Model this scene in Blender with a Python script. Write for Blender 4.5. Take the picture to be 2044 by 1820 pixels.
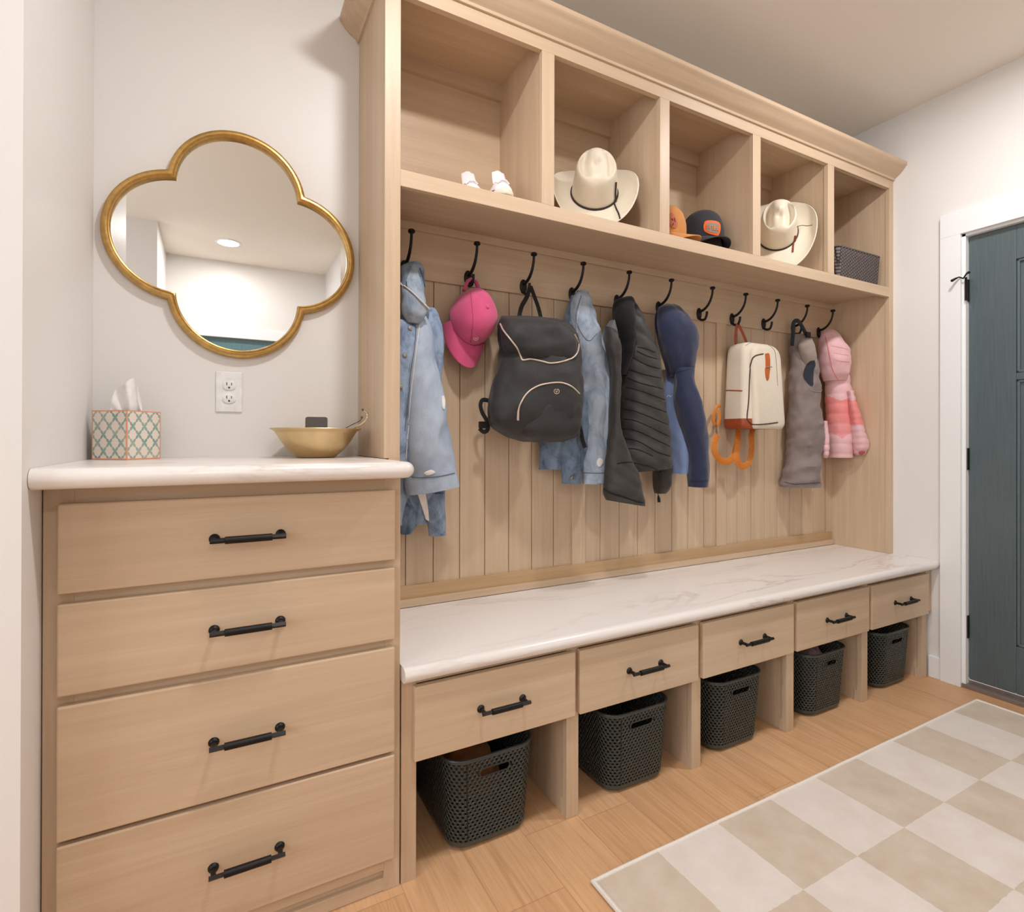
import bpy, bmesh, math, random
from math import sin, cos, pi, sqrt, atan2, radians
from mathutils import Vector, Matrix, noise
from mathutils.bvhtree import BVHTree

for o in list(bpy.data.objects): bpy.data.objects.remove(o, do_unlink=True)
S = bpy.context.scene
COL = S.collection

# ------------------------------------------------------------------ camera
CAM = Vector((0.29293, -1.80873, 1.11132))
FW = Vector((0.47456, 0.88022, 0.00235)); RT = Vector((0.88022, -0.47457, 0.00212)); UP = Vector((-0.00298, -0.00107, 0.99999))
FPX = 1089.574; CYO = -35.7686
cd = bpy.data.cameras.new('camera'); cam = bpy.data.objects.new('camera', cd); COL.objects.link(cam)
cam.matrix_world = Matrix(((RT.x, UP.x, -FW.x, CAM.x), (RT.y, UP.y, -FW.y, CAM.y), (RT.z, UP.z, -FW.z, CAM.z), (0, 0, 0, 1)))
cd.sensor_fit = 'HORIZONTAL'; cd.sensor_width = 36.0; cd.lens = 36.0 * FPX / 2044
cd.shift_y = CYO / 2044; cd.clip_start = 0.02
S.camera = cam

# ------------------------------------------------------------------ world and exposure
w = bpy.data.worlds.new('world'); S.world = w; w.use_nodes = True
w.node_tree.nodes['Background'].inputs[0].default_value = (1, .95, .9, 1)
w.node_tree.nodes['Background'].inputs[1].default_value = 0.15
S.view_settings.view_transform = 'Standard'; S.view_settings.look = 'None'
S.view_settings.exposure = 2.22; S.view_settings.gamma = 1.0; S.view_settings.use_curve_mapping = False
LAMP = 62.0                       # emission of the recessed lamps
LAMP_COL = (1.0, 0.985, 0.985, 1)

# ------------------------------------------------------------------ pixel helpers: the ray of a photo pixel, met with a plane
def ray(x, y): return FW + RT * ((x - 1022) / FPX) - UP * ((y - 910 - CYO) / FPX)
def at(x, y, X=None, Y=None, Z=None):
    r = ray(x, y)
    if X is not None: t = (X - CAM.x) / r.x
    elif Y is not None: t = (Y - CAM.y) / r.y
    else: t = (Z - CAM.z) / r.z
    return CAM + r * t

# ------------------------------------------------------------------ materials
def lin(c):
    return tuple(((v / 255) / 12.92 if v / 255 <= .04045 else ((v / 255 + .055) / 1.055) ** 2.4) for v in c) + (1,)
def new_mat(name):
    m = bpy.data.materials.new(name); m.use_nodes = True
    nt = m.node_tree; b = nt.nodes['Principled BSDF']
    return m, nt, b
def N(nt, t, **kw):
    n = nt.nodes.new(t)
    for k, v in kw.items():
        if k in n.inputs: n.inputs[k].default_value = v
        else: setattr(n, k, v)
    return n
def ramp(nt, fac, stops, mode='LINEAR'):
    r = nt.nodes.new('ShaderNodeValToRGB'); r.color_ramp.interpolation = mode
    while len(r.color_ramp.elements) < len(stops): r.color_ramp.elements.new(.5)
    for e, (p, c) in zip(r.color_ramp.elements, stops): e.position = p; e.color = c
    nt.links.new(fac, r.inputs[0]); return r.outputs[0]
def mix(nt, f, a, b, bt='MIX'):
    n = nt.nodes.new('ShaderNodeMix'); n.data_type = 'RGBA'; n.blend_type = bt
    for s, v in ((n.inputs[0], f), (n.inputs[6], a), (n.inputs[7], b)):
        if hasattr(v, 'is_linked'): nt.links.new(v, s)
        else: s.default_value = v
    return n.outputs[2]
def mth(nt, op, a, b=None, c=None):
    n = nt.nodes.new('ShaderNodeMath'); n.operation = op
    for s, v in zip(n.inputs, (a, b, c)):
        if v is None: continue
        if hasattr(v, 'is_linked'): nt.links.new(v, s)
        else: s.default_value = v
    return n.outputs[0]
def coords(nt, scale=(1, 1, 1), kind='Object', rand=False, rot=(0, 0, 0)):
    tc = nt.nodes.new('ShaderNodeTexCoord'); v = tc.outputs[kind]
    if rand:
        oi = nt.nodes.new('ShaderNodeObjectInfo')
        c = nt.nodes.new('ShaderNodeCombineXYZ')
        for i, k in enumerate((7.3, 5.1, 9.7)): nt.links.new(mth(nt, 'MULTIPLY', oi.outputs['Random'], k), c.inputs[i])
        a = nt.nodes.new('ShaderNodeVectorMath'); a.operation = 'ADD'; nt.links.new(v, a.inputs[0]); nt.links.new(c.outputs[0], a.inputs[1]); v = a.outputs[0]
    mp = nt.nodes.new('ShaderNodeMapping'); mp.inputs['Scale'].default_value = scale; mp.inputs['Rotation'].default_value = rot
    nt.links.new(v, mp.inputs[0]); return mp.outputs[0]
def tex_noise(nt, vec, scale=1., detail=4., rough=.55, dist=0.):
    n = N(nt, 'ShaderNodeTexNoise', Scale=scale, Detail=detail, Roughness=rough, Distortion=dist); nt.links.new(vec, n.inputs['Vector']); return n.outputs['Fac']
def bump(nt, b, h, strength=.2, dist=.002):
    n = N(nt, 'ShaderNodeBump', Strength=strength, Distance=dist); nt.links.new(h, n.inputs['Height']); nt.links.new(n.outputs[0], b.inputs['Normal'])
def plain(name, col, rough=.5, metal=0., spec=.5, nscale=None, namp=.08, bmp=0., coat=0., sheen=0.):
    m, nt, b = new_mat(name); c = lin(col)
    b.inputs['Base Color'].default_value = c; b.inputs['Roughness'].default_value = rough; b.inputs['Metallic'].default_value = metal
    b.inputs['Specular IOR Level'].default_value = spec; b.inputs['Coat Weight'].default_value = coat
    if sheen: b.inputs['Sheen Weight'].default_value = sheen
    f = tex_noise(nt, coords(nt), nscale or 40.)
    lo = tuple(v * (1 - namp) for v in c[:3]) + (1,); hi = tuple(min(1, v * (1 + namp)) for v in c[:3]) + (1,)
    nt.links.new(ramp(nt, f, [(.3, lo), (.7, hi)]), b.inputs['Base Color'])
    if bmp: bump(nt, b, f, bmp, .002)
    return m
def wood(name, axis, light=(218, 194, 166), dark=(199, 171, 141), rough=.42):
    m, nt, b = new_mat(name)
    sc = [34., 34., 34.]; sc[axis] = 1.3
    v = coords(nt, sc, rand=True)
    f1 = tex_noise(nt, v, 1., 6., .6, .4)
    sc2 = [170., 170., 170.]; sc2[axis] = 5.
    f2 = tex_noise(nt, coords(nt, sc2, rand=True), 1., 3., .6)
    sc3 = [5., 5., 5.]; sc3[axis] = .5
    f3 = tex_noise(nt, coords(nt, sc3, rand=True), 1., 2., .5, .3)
    base = ramp(nt, f1, [(.28, lin(dark)), (.52, lin(tuple((a + b_) / 2 for a, b_ in zip(light, dark)))), (.74, lin(light))])
    c = mix(nt, mth(nt, 'MULTIPLY', ramp(nt, f2, [(.35, (0, 0, 0, 1)), (.75, (1, 1, 1, 1))]), .22), base, lin(tuple(v * .86 for v in dark)))
    c = mix(nt, mth(nt, 'MULTIPLY', ramp(nt, f3, [(.35, (0, 0, 0, 1)), (.7, (1, 1, 1, 1))]), .3), c, lin(tuple(min(255, v * 1.03) for v in light)))
    nt.links.new(c, b.inputs['Base Color']); b.inputs['Roughness'].default_value = rough
    b.inputs['Specular IOR Level'].default_value = .4
    bump(nt, b, f2, .06, .001)
    return m
M = {}
M['wood_v'] = wood('maple_vertical_grain', 2)
M['wood_h'] = wood('maple_horizontal_grain', 0)
M['wood_d'] = wood('maple_depth_grain', 1)
def wall_paint(name, col, rough=.5, s=300., b_=.05):
    m, nt, b = new_mat(name); c = lin(col)
    f = tex_noise(nt, coords(nt), s, 2., .5); nt.links.new(ramp(nt, f, [(0, tuple(v * .985 for v in c[:3]) + (1,)), (1, c)]), b.inputs['Base Color'])
    b.inputs['Roughness'].default_value = rough; b.inputs['Specular IOR Level'].default_value = .35
    bump(nt, b, f, b_, .001); return m
M['wall'] = wall_paint('warm_white_paint', (239, 236, 233), .42)
M['ceil'] = wall_paint('ceiling_paint', (249, 242, 231), .9, 220., .12)
M['trim'] = wall_paint('white_trim_paint', (245, 246, 247), .35, 60., .01)
def floor_mat():
    m, nt, b = new_mat('oak_plank_floor')
    tc = nt.nodes.new('ShaderNodeTexCoord'); sp = nt.nodes.new('ShaderNodeSeparateXYZ'); nt.links.new(tc.outputs['Object'], sp.inputs[0])
    W = .178; L = 1.22
    px = mth(nt, 'DIVIDE', mth(nt, 'ADD', sp.outputs[0], 5 * W + .0132), W); row = mth(nt, 'FLOOR', px)
    rnd = nt.nodes.new('ShaderNodeTexWhiteNoise'); rnd.noise_dimensions = '1D'; nt.links.new(row, rnd.inputs['W'])
    py = mth(nt, 'ADD', mth(nt, 'DIVIDE', sp.outputs[1], L), mth(nt, 'MULTIPLY', rnd.outputs['Value'], 3.7)); seg = mth(nt, 'FLOOR', py)
    rn2 = nt.nodes.new('ShaderNodeTexWhiteNoise'); rn2.noise_dimensions = '2D'
    cb = nt.nodes.new('ShaderNodeCombineXYZ'); nt.links.new(row, cb.inputs[0]); nt.links.new(seg, cb.inputs[1]); nt.links.new(cb.outputs[0], rn2.inputs['Vector'])
    # grain runs along Y and shifts per plank
    c3 = nt.nodes.new('ShaderNodeCombineXYZ')
    nt.links.new(mth(nt, 'ADD', mth(nt, 'MULTIPLY', sp.outputs[0], 26.), mth(nt, 'MULTIPLY', rn2.outputs['Value'], 40.)), c3.inputs[0])
    nt.links.new(mth(nt, 'MULTIPLY', sp.outputs[1], 1.6), c3.inputs[1]); nt.links.new(mth(nt, 'MULTIPLY', rn2.outputs['Value'], 9.), c3.inputs[2])
    g = tex_noise(nt, c3.outputs[0], 1., 6., .68, 1.1)
    c4 = nt.nodes.new('ShaderNodeCombineXYZ'); nt.links.new(mth(nt, 'MULTIPLY', sp.outputs[0], 150.), c4.inputs[0]); nt.links.new(mth(nt, 'MULTIPLY', sp.outputs[1], 5.), c4.inputs[1])
    g2 = tex_noise(nt, c4.outputs[0], 1., 3., .6)
    col = ramp(nt, g, [(.25, lin((176, 130, 90))), (.46, lin((214, 168, 125))), (.75, lin((234, 192, 150)))])
    col = mix(nt, mth(nt, 'MULTIPLY', ramp(nt, g2, [(.4, (0, 0, 0, 1)), (.75, (1, 1, 1, 1))]), .42), col, lin((150, 108, 72)))
    col = mix(nt, .35, col, ramp(nt, rn2.outputs['Value'], [(0, lin((204, 155, 111))), (.5, lin((219, 170, 124))), (1, lin((234, 188, 142)))]))
    fx = mth(nt, 'FRACT', px); fy = mth(nt, 'FRACT', py)
    e1 = mth(nt, 'MULTIPLY', mth(nt, 'MINIMUM', fx, mth(nt, 'SUBTRACT', 1., fx)), W)
    e2 = mth(nt, 'MULTIPLY', mth(nt, 'MINIMUM', fy, mth(nt, 'SUBTRACT', 1., fy)), L)
    line = mth(nt, 'LESS_THAN', mth(nt, 'MINIMUM', e1, e2), .0012)
    col = mix(nt, mth(nt, 'MULTIPLY', line, .45), col, lin((150, 108, 72)))
    nt.links.new(col, b.inputs['Base Color']); b.inputs['Roughness'].default_value = .42; b.inputs['Specular IOR Level'].default_value = .4
    bump(nt, b, mth(nt, 'SUBTRACT', g2, mth(nt, 'MULTIPLY', line, 2.)), .06, .001)
    return m
M['floor'] = floor_mat()
def marble():
    m, nt, b = new_mat('white_marble_laminate')
    v = coords(nt, (.8, 4.2, 4.2), rot=(0, 0, .05))
    n0 = tex_noise(nt, v, 1.1, 5., .6, .9)
    d = mth(nt, 'ABSOLUTE', mth(nt, 'SUBTRACT', n0, .5)); vein = ramp(nt, d, [(0., (1, 1, 1, 1)), (.008, (.55, .55, .55, 1)), (.03, (0, 0, 0, 1))])
    n1 = tex_noise(nt, v, 2.7, 4., .6, 1.2); d1 = mth(nt, 'ABSOLUTE', mth(nt, 'SUBTRACT', n1, .47)); vein1 = ramp(nt, d1, [(0., (.5, .5, .5, 1)), (.012, (0, 0, 0, 1))])
    br = ramp(nt, tex_noise(nt, v, .9, 2., .5), [(.42, (0, 0, 0, 1)), (.62, (1, 1, 1, 1))])
    f = mth(nt, 'MULTIPLY', mth(nt, 'ADD', vein, vein1), mth(nt, 'MULTIPLY', br, .42))
    c = mix(nt, f, lin((240, 234, 230)), lin((176, 156, 138)))
    c = mix(nt, mth(nt, 'MULTIPLY', br, .08), c, lin((226, 212, 202)))
    nt.links.new(c, b.inputs['Base Color']); b.inputs['Roughness'].default_value = .22; b.inputs['Specular IOR Level'].default_value = .45
    return m
M['marble'] = marble()
M['black'] = plain('blackened_bronze', (34, 32, 32), .42, .6, .5, 90., .2)
M['hook'] = plain('matte_black_iron', (28, 27, 27), .5, .4, .5, 90., .15)
M['dark'] = plain('dark_gap', (60, 46, 36), .8)
M['gold'] = plain('brushed_gold', (196, 160, 98), .34, 1., .5, 60., .16)
M['brass'] = plain('hammered_brass', (216, 192, 148), .42, 1., .5, 30., .06, .05)
M['outlet'] = plain('glossy_white_plastic', (246, 246, 246), .12)
M['slot'] = plain('outlet_slot_dark', (70, 66, 66), .6)
M['glass_mirror'] = plain('silvered_glass', (232, 232, 230), .0, 1., .5, 5., .0)
def door_mat(name, col):
    m, nt, b = new_mat(name); f = tex_noise(nt, coords(nt, (140., 140., 6.)), 1., 4., .6)
    c = lin(col); nt.links.new(ramp(nt, f, [(.3, tuple(v * .85 for v in c[:3]) + (1,)), (.7, tuple(v * 1.1 for v in c[:3]) + (1,))]), b.inputs['Base Color'])
    b.inputs['Roughness'].default_value = .42; b.inputs['Specular IOR Level'].default_value = .85; bump(nt, b, f, .25, .001); return m
M['door'] = door_mat('slate_teal_woodgrain', (80, 96, 101))
M['teal'] = door_mat('teal_painted_door', (84, 122, 130))
def emit(name, col, s):
    m, nt, b = new_mat(name); b.inputs['Base Color'].default_value = (1, 1, 1, 1)
    b.inputs['Emission Color'].default_value = col; b.inputs['Emission Strength'].default_value = s; return m
M['day_fill'] = emit('daylight_fill_glow', (.86, .93, 1.0, 1), .85)  # glow for the added hall opening, cool fill in place of sky light
M['lamp'] = emit('lamp_lens_glow', LAMP_COL, LAMP)

# ------------------------------------------------------------------ mesh helpers
class MB:
    def __init__(s): s.v = []; s.f = []; s.m = []; s.uv = None
    def add(s, vs, fs, mi=0):
        k = len(s.v); s.v += [Vector(p) for p in vs]; s.f += [tuple(i + k for i in f) for f in fs]; s.m += [mi] * len(fs)
    def box(s, x0, x1, y0, y1, z0, z1, mi=0):
        s.add([(x0, y0, z0), (x1, y0, z0), (x1, y1, z0), (x0, y1, z0), (x0, y0, z1), (x1, y0, z1), (x1, y1, z1), (x0, y1, z1)],
              [(0, 3, 2, 1), (4, 5, 6, 7), (0, 1, 5, 4), (1, 2, 6, 5), (2, 3, 7, 6), (3, 0, 4, 7)], mi)
    def rings(s, rings, cap0=True, cap1=True, closed=True, mi=0, mfn=None):
        n = len(rings[0]); k = len(s.v)
        for r in rings: s.v += [Vector(p) for p in r]
        for i in range(len(rings) - 1):
            for j in range(n if closed else n - 1):
                a = k + i * n + j; b = k + i * n + (j + 1) % n
                s.f.append((a, b, b + n, a + n)); s.m.append(mfn(i / (len(rings) - 1), j / n) if mfn else mi)
        for c, i, fl in ((cap0, 0, True), (cap1, len(rings) - 1, False)):
            if c:
                ids = [k + i * n + j for j in range(n)]
                s.f.append(tuple(reversed(ids)) if fl else tuple(ids)); s.m.append(mi if not mfn else mfn(i / (len(rings) - 1), 0))
    def tube(s, pts, r, n=10, mi=0, caps=True, flat=1., up=None):
        pts = [Vector(p) for p in pts]; rs = r if isinstance(r, (list, tuple)) else [r] * len(pts); R = []
        up0 = Vector(up) if up else Vector((0, 0, 1))
        for i, p in enumerate(pts):
            t = (pts[min(i + 1, len(pts) - 1)] - pts[max(i - 1, 0)]).normalized()
            a = t.cross(up0)
            if a.length < 1e-3: a = t.cross(Vector((0, 1, 0)))
            a.normalize(); b = a.cross(t).normalized()
            R.append([p + a * (rs[i] * cos(2 * pi * j / n)) + b * (rs[i] * flat * sin(2 * pi * j / n)) for j in range(n)])
        s.rings(R, caps, caps, mi=mi)
    def lathe(s, prof, c=(0, 0, 0), n=32, axis='z', mi=0, cap=True):
        R = []
        for r, h in prof:
            ring = []
            for j in range(n):
                a = 2 * pi * j / n; x, y = r * cos(a), r * sin(a)
                p = {'z': (x, y, h), 'y': (x, h, -y), 'x': (h, x, y)}[axis]; ring.append(Vector(c) + Vector(p))
            R.append(ring)
        s.rings(R, cap, cap, mi=mi)
    def prism(s, poly, y0, y1, mi=0):          # polygon in XZ, extruded along Y
        n = len(poly); s.add([(x, y0, z) for x, z in poly] + [(x, y1, z) for x, z in poly],
              [tuple(range(n)), tuple(reversed(range(n, 2 * n)))] + [(i, i + n, (i + 1) % n + n, (i + 1) % n) for i in range(n)], mi)
    def build(s, name, mats, parent=None, base=None, smooth=False, bevel=0., seg=2, subsurf=0, angle=40, solid=0.):
        base = Vector(base) if base is not None else (Vector(parent['_o']) if parent is not None else Vector((0, 0, 0)))
        me = bpy.data.meshes.new(name); me.from_pydata([tuple(p - base) for p in s.v], [], s.f)
        mats = mats if isinstance(mats, (list, tuple)) else [mats]
        for m in mats: me.materials.append(m)
        me.polygons.foreach_set('material_index', s.m)
        if s.uv:
            l = me.uv_layers.new(name='uv')
            for lp in me.loops: l.data[lp.index].uv = s.uv[lp.vertex_index]
        me.validate(); bm = bmesh.new(); bm.from_mesh(me); bmesh.ops.recalc_face_normals(bm, faces=bm.faces); bm.to_mesh(me); bm.free()
        if smooth:
            me.polygons.foreach_set('use_smooth', [True] * len(me.polygons))
            try: me.set_sharp_from_angle(angle=radians(angle))
            except Exception: pass
        o = bpy.data.objects.new(name, me); COL.objects.link(o)
        if parent is not None: o.parent = parent; o.location = base - Vector(parent['_o'])
        else: o.location = base
        o['_o'] = tuple(base)
        if solid:
            md = o.modifiers.new('thickness', 'SOLIDIFY'); md.thickness = solid; md.offset = 0
        if bevel:
            md = o.modifiers.new('bevel', 'BEVEL'); md.width = bevel; md.segments = seg; md.limit_method = 'ANGLE'; md.angle_limit = radians(35)
        if subsurf:
            md = o.modifiers.new('subdivision', 'SUBSURF'); md.levels = subsurf; md.render_levels = subsurf
        return o
def tag(o, label, cat, group=None):
    o['label'] = label; o['category'] = cat
    if group: o['group'] = group
    return o
def thing(name, label, cat, loc=(0, 0, 0), group=None):
    o = bpy.data.objects.new(name, None); COL.objects.link(o); o.location = loc; o['_o'] = tuple(loc); o.empty_display_size = .05
    return tag(o, label, cat, group)
def struct(o): o['kind'] = 'structure'; return o
def bx(name, mat, x0, x1, y0, y1, z0, z1, parent=None, bevel=0., base=None):
    b = MB(); b.box(x0, x1, y0, y1, z0, z1)
    return b.build(name, mat, parent, base=base if (base is not None or parent is not None) else ((x0 + x1) / 2, (y0 + y1) / 2, z0), bevel=bevel)
def copy_tree(o, parent=None):
    c = o.copy(); COL.objects.link(c)
    if parent is not None: c.parent = parent; c.matrix_parent_inverse = Matrix.Identity(4)
    for ch in [x for x in bpy.data.objects if x.parent == o]: copy_tree(ch, c)
    return c

# ------------------------------------------------------------------ room
ZC = 2.72; XW = 3.2566
struct(bx('floor', M['floor'], -1.9, 3.5, -3.95, .12, -.06, 0., base=(0, 0, 0)))
struct(bx('ceiling', M['ceil'], -1.9, 3.5, -3.95, .12, ZC, ZC + .08))
struct(bx('wall_back', M['wall'], 0., 3.5, 0., .12, 0., ZC))
struct(bx('wall_left', M['wall'], -1.8, 0., -.597, .12, 0., ZC))
struct(bx('wall_left_rear', M['wall'], -1.8, -.105, -3.8, -3.0, 0., ZC))
b = MB(); b.box(-1.9, -1.8, -3.8, -2.7, 0, ZC); b.box(-1.9, -1.8, -1.0, .12, 0, ZC); b.box(-1.9, -1.8, -2.7, -1.0, 0, .75); b.box(-1.9, -1.8, -2.7, -1.0, 2.25, ZC)
struct(b.build('wall_hall', M['wall'], base=(-1.85, -1.8, 0)))
wn = bpy.data.objects.new('fill_window_1', None); COL.objects.link(wn); wn.location = (-1.85, -1.85, .75); wn['_o'] = tuple(wn.location); struct(wn)  # out of view, added so its glowing sheet brightens ceiling and room
b = MB(); b.add([(-1.86, -2.66, .79), (-1.86, -1.04, .79), (-1.86, -1.04, 2.21), (-1.86, -2.66, 2.21)], [(0, 1, 2, 3)]); b.build('fill_pane', M['day_fill'], wn)
b = MB()
for a_ in ((-2.7, -2.66, .75, 2.25), (-1.04, -1.0, .75, 2.25), (-1.865, -1.835, .79, 2.21), (-2.66, -1.04, .75, .79), (-2.66, -1.04, 2.21, 2.25)): b.box(-1.87, -1.83, *a_)
b.build('fill_window_frame', M['trim'], wn)
struct(bx('wall_right_rear', M['wall'], 1.22, 3.5, -3.8, -2.9, 0., ZC))
b = MB(); b.box(-1.9, .14, -3.9, -3.8, 0, ZC); b.box(.80, 3.5, -3.9, -3.8, 0, ZC); b.box(.14, .80, -3.9, -3.8, 2.03, ZC)
struct(b.build('wall_front', M['wall'], base=(.5, -3.85, 0)))
b = MB(); DY0, DY1 = -.603, -1.52
b.box(XW, 3.5, DY0, 0, 0, ZC); b.box(XW, 3.5, -2.9, DY1, 0, ZC); b.box(XW, 3.5, DY1, DY0, 2.042, ZC)
struct(b.build('wall_right', M['wall'], base=(XW, -1, 0)))
# casing and jamb of the right door
b = MB(); CF = XW - .02
b.box(CF, XW, DY0, -.5237, 0, 2.042); b.box(CF, XW, DY1 - .08, DY1, 0, 2.042); b.box(CF, XW, DY1 - .08, -.5237, 2.042, 2.1485)
tr = struct(b.build('trim_1', M['trim'], base=(CF, -.56, 0), bevel=.0015))
b = MB(); b.box(XW - .004, 3.4, DY0 - .014, DY0 + .0, 0, 2.042); b.box(XW - .004, 3.4, DY1, DY1 + .014, 0, 2.042); b.box(XW - .004, 3.4, DY1, DY0, 2.030, 2.042)
struct(b.build('jamb', M['trim'], tr, bevel=.001))
# slate door with raised panel mouldings
dx = 3.2766; dr = bpy.data.objects.new('door_1', None); COL.objects.link(dr); dr.location = (dx, DY0 - .018, 0); dr['_o'] = tuple(dr.location); struct(dr)
b = MB(); ya, yb = DY1 + .018, DY0 - .0175; pts = [-.784, DY1 + .2]
b.box(dx + .012, dx + .044, ya, yb, .036, 2.028)
b.box(dx, dx + .012, pts[0], yb, .036, 2.028); b.box(dx, dx + .012, ya, pts[1], .036, 2.028)
for z0, z1 in ((.036, .2365), (1.369, 1.398), (1.882, 2.028)): b.box(dx, dx + .012, pts[1], pts[0], z0, z1)
b.build('door_slab', M['door'], dr, bevel=.002)
for z0, z1 in ((.2365, 1.369), (1.398, 1.882)):
    b = MB(); a0, a1, t = pts[1], pts[0], .012
    b.box(dx + .003, dx + .013, a0, a0 + t, z0, z1); b.box(dx + .003, dx + .013, a1 - t, a1, z0, z1); b.box(dx + .003, dx + .013, a0, a1, z0, z0 + t); b.box(dx + .003, dx + .013, a0, a1, z1 - t, z1)
    b.build('panel_moulding', M['door'], dr, bevel=.004)
for z0, z1 in ((1.738, 1.836), (.978, 1.076), (.222, .322)):
    b = MB(); b.tube([(dx - .008, DY0 - .0135, z0 + k * (z1 - z0) / 5) for k in range(6)], .0062, 10); b.box(dx - .012, dx + .01, DY0 - .0165, DY0 - .012, z0, z1)
    b.build('hinge', M['black'], dr, smooth=True)
b = MB(); b.box(XW - .01, 3.42, DY1, DY0, 0, .018); b.box(dx + .004, 3.40, DY1, DY0, .018, .033)
b.build('threshold', [plain('aluminium_threshold', (150, 140, 136), .4, .6)], dr, bevel=.002)
b = MB(); b.box(dx + .001, dx + .04, DY1 + .016, DY0 - .016, .033, .042); b.build('door_sweep', M['trim'], dr)
# baseboard on the right wall, door and trim of the opposite wall
struct(bx('baseboard_right', M['trim'], XW - .014, XW, -.5237, -.474, 0, .1, bevel=.002))
struct(bx('baseboard_back', M['trim'], .02, .10, -3.8, -3.786, 0, .1))
d2 = struct(bx('door_2', M['teal'], .14, .80, -3.85, -3.815, .01, 2.025, bevel=.002))
b = MB(); b.box(.05, .14, -3.8, -3.78, 0, 2.03); b.box(.80, .89, -3.8, -3.78, 0, 2.03); b.box(.05, .89, -3.8, -3.78, 2.03, 2.12)
struct(b.build('trim_2', M['trim'], base=(.47, -3.79, 0), bevel=.002))

# ------------------------------------------------------------------ recessed ceiling lamps
M['lamp_dim'] = emit('dimmed_lamp_lens_glow', LAMP_COL, LAMP * .75)
def lamp(x, y, label, m='lamp'):
    r = thing('recessed_light', label, 'ceiling light', (x, y, ZC), 'recessed lights in the ceiling')
    b = MB(); b.lathe([(.098, ZC), (.098, ZC - .004), (.092, ZC - .007), (.077, ZC - .007), (.076, ZC - .002)], (x, y, 0), 40, cap=False)
    b.build('trim_ring', M['outlet'], r, smooth=True)
    b = MB(); n = 32; b.add([(x + .0755 * cos(2 * pi * j / n), y + .0755 * sin(2 * pi * j / n), ZC - .005) for j in range(n)], [tuple(reversed(range(n)))])
    b.build('lens', M[m], r)
lamp(.85, -1.08, 'round recessed light above the drawer chest, nearest the locker on the left')
lamp(2.467, -1.07, 'round recessed light above the rug, nearest the slate door')
lamp(.365, -3.25, 'round recessed light seen lit in the gold framed mirror', 'lamp_dim')
# ------------------------------------------------------------------ worktop slab with bullnosed front (and side)
def slab(name, x0, x1, y0, y1, ztop, t, rc, side, label, cat):
    pts = [(x0, y1, 0, 0), (x0, y0, 0, 1)]
    if rc:
        for k in range(9):
            a = -pi / 2 + k * pi / 2 / 8; pts.append((x1 - rc + rc * cos(a), y0 + rc + rc * sin(a), cos(a), -sin(a)))
        pts += [(x1, y1, 1, 0)]
    else: pts += [(x1, y0, 0, 1), (x1, y1, 0, 0)]
    R = []; K = 10
    for k in range(K + 1):
        a = -pi / 2 + pi * k / K; ins = t / 2 * (1 - cos(a)); z = ztop - t / 2 + t / 2 * sin(a)
        R.append([(x - ins * nx, y + ins * ny, z) for x, y, nx, ny in pts])
    b = MB(); b.rings(R)
    o = b.build(name, M['marble'], base=((x0 + x1) / 2, (y0 + y1) / 2, ztop - t), smooth=True, angle=50)
    return tag(o, label, cat)
H = 1.0575; ZB = .5488
slab('countertop', .001, .7085, -.568, -.001, H, .0384, .03, True, 'white marble-look countertop with rounded front edge on the drawer chest', 'countertop')
slab('seat_counter', .6965, 3.2555, -.5178, -.0415, ZB, .0384, 0, False, 'long white marble-veined bench seat top over the five cubby drawers', 'bench top')

# ------------------------------------------------------------------ bar handle
def handle(parent, xa, xb, z, yf, nm='handle'):
    b = MB(); yb = yf - .030
    for x in (xa, xb):
        b.lathe([(.0, yf - .0062), (.006, yf - .006), (.0098, yf - .003), (.0108, yf)], (x, 0, z), 18, 'y')
        b.tube([(x, yf, z), (x, yb, z)], .0052, 12)
    L = xb - xa
    b.tube([(xa - .0085, yb, z), (xa + .16 * L, yb, z)], .0056, 4, flat=1.0); b.tube([(xb - .16 * L, yb, z), (xb + .0085, yb, z)], .0056, 4)
    b.tube([(xa + .15 * L, yb, z), (xb - .15 * L, yb, z)], .0078, 16)
    return b.build(nm, M['black'], parent, smooth=True, angle=35)

# ------------------------------------------------------------------ drawer chest
FF = -.4771; DF = -.497
chest = thing('drawer_chest', 'light maple chest of four drawers built in below the countertop', 'drawer cabinet', (.35, -.25, 0))
b = MB(); t = .018
b.box(.002, .020, FF + .02, -.001, .0, 1.0185); b.box(.677, .695, FF + .02, -.001, .0, 1.0185); b.box(.020, .677, -.012, -.001, .05, 1.0185); b.box(.020, .677, FF + .02, -.012, .05, .068)
b.box(.020, .677, FF + .02, -.012, 1.0005, 1.0185)
b.build('carcass', M['wood_v'], chest)
for a, c in ((.002, .05), (.655, .695)): bx('face_stile', M['wood_v'], a, c, FF, FF + .02, 0, 1.019, chest, bevel=.001)
b = MB()
for z0, z1 in ((.974, 1.019), (.78, .834), (.585, .64), (.325, .366), (.052, .10)): b.box(.05, .655, FF, FF + .02, z0, z1)
b.build('face_rails', M['wood_h'], chest)
b = MB(); b.box(.02, .672, FF + .012, FF + .024, 0, .05); b.box(.02, .690, FF + .002, FF + .012, 0, .032); b.build('toe_kick', M['wood_h'], chest, bevel=.002)
for z0, z1 in ((.8162, .9872), (.6221, .7964), (.348, .6022), (.0868, .3393)):
    d = bx('drawer', M['wood_h'], .027, .6765, DF, FF - .0003, z0, z1, chest, bevel=.003)
    b = MB(); b.box(.06, .645, FF + .02, -.05, z0 + .02, z1 - .03); b.build('drawer_box', M['wood_h'], d)
    handle(d, .2875, .4165, {.8162: .9, .6221: .708, .348: .4715, .0868: .2075}[z0], DF)

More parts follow.
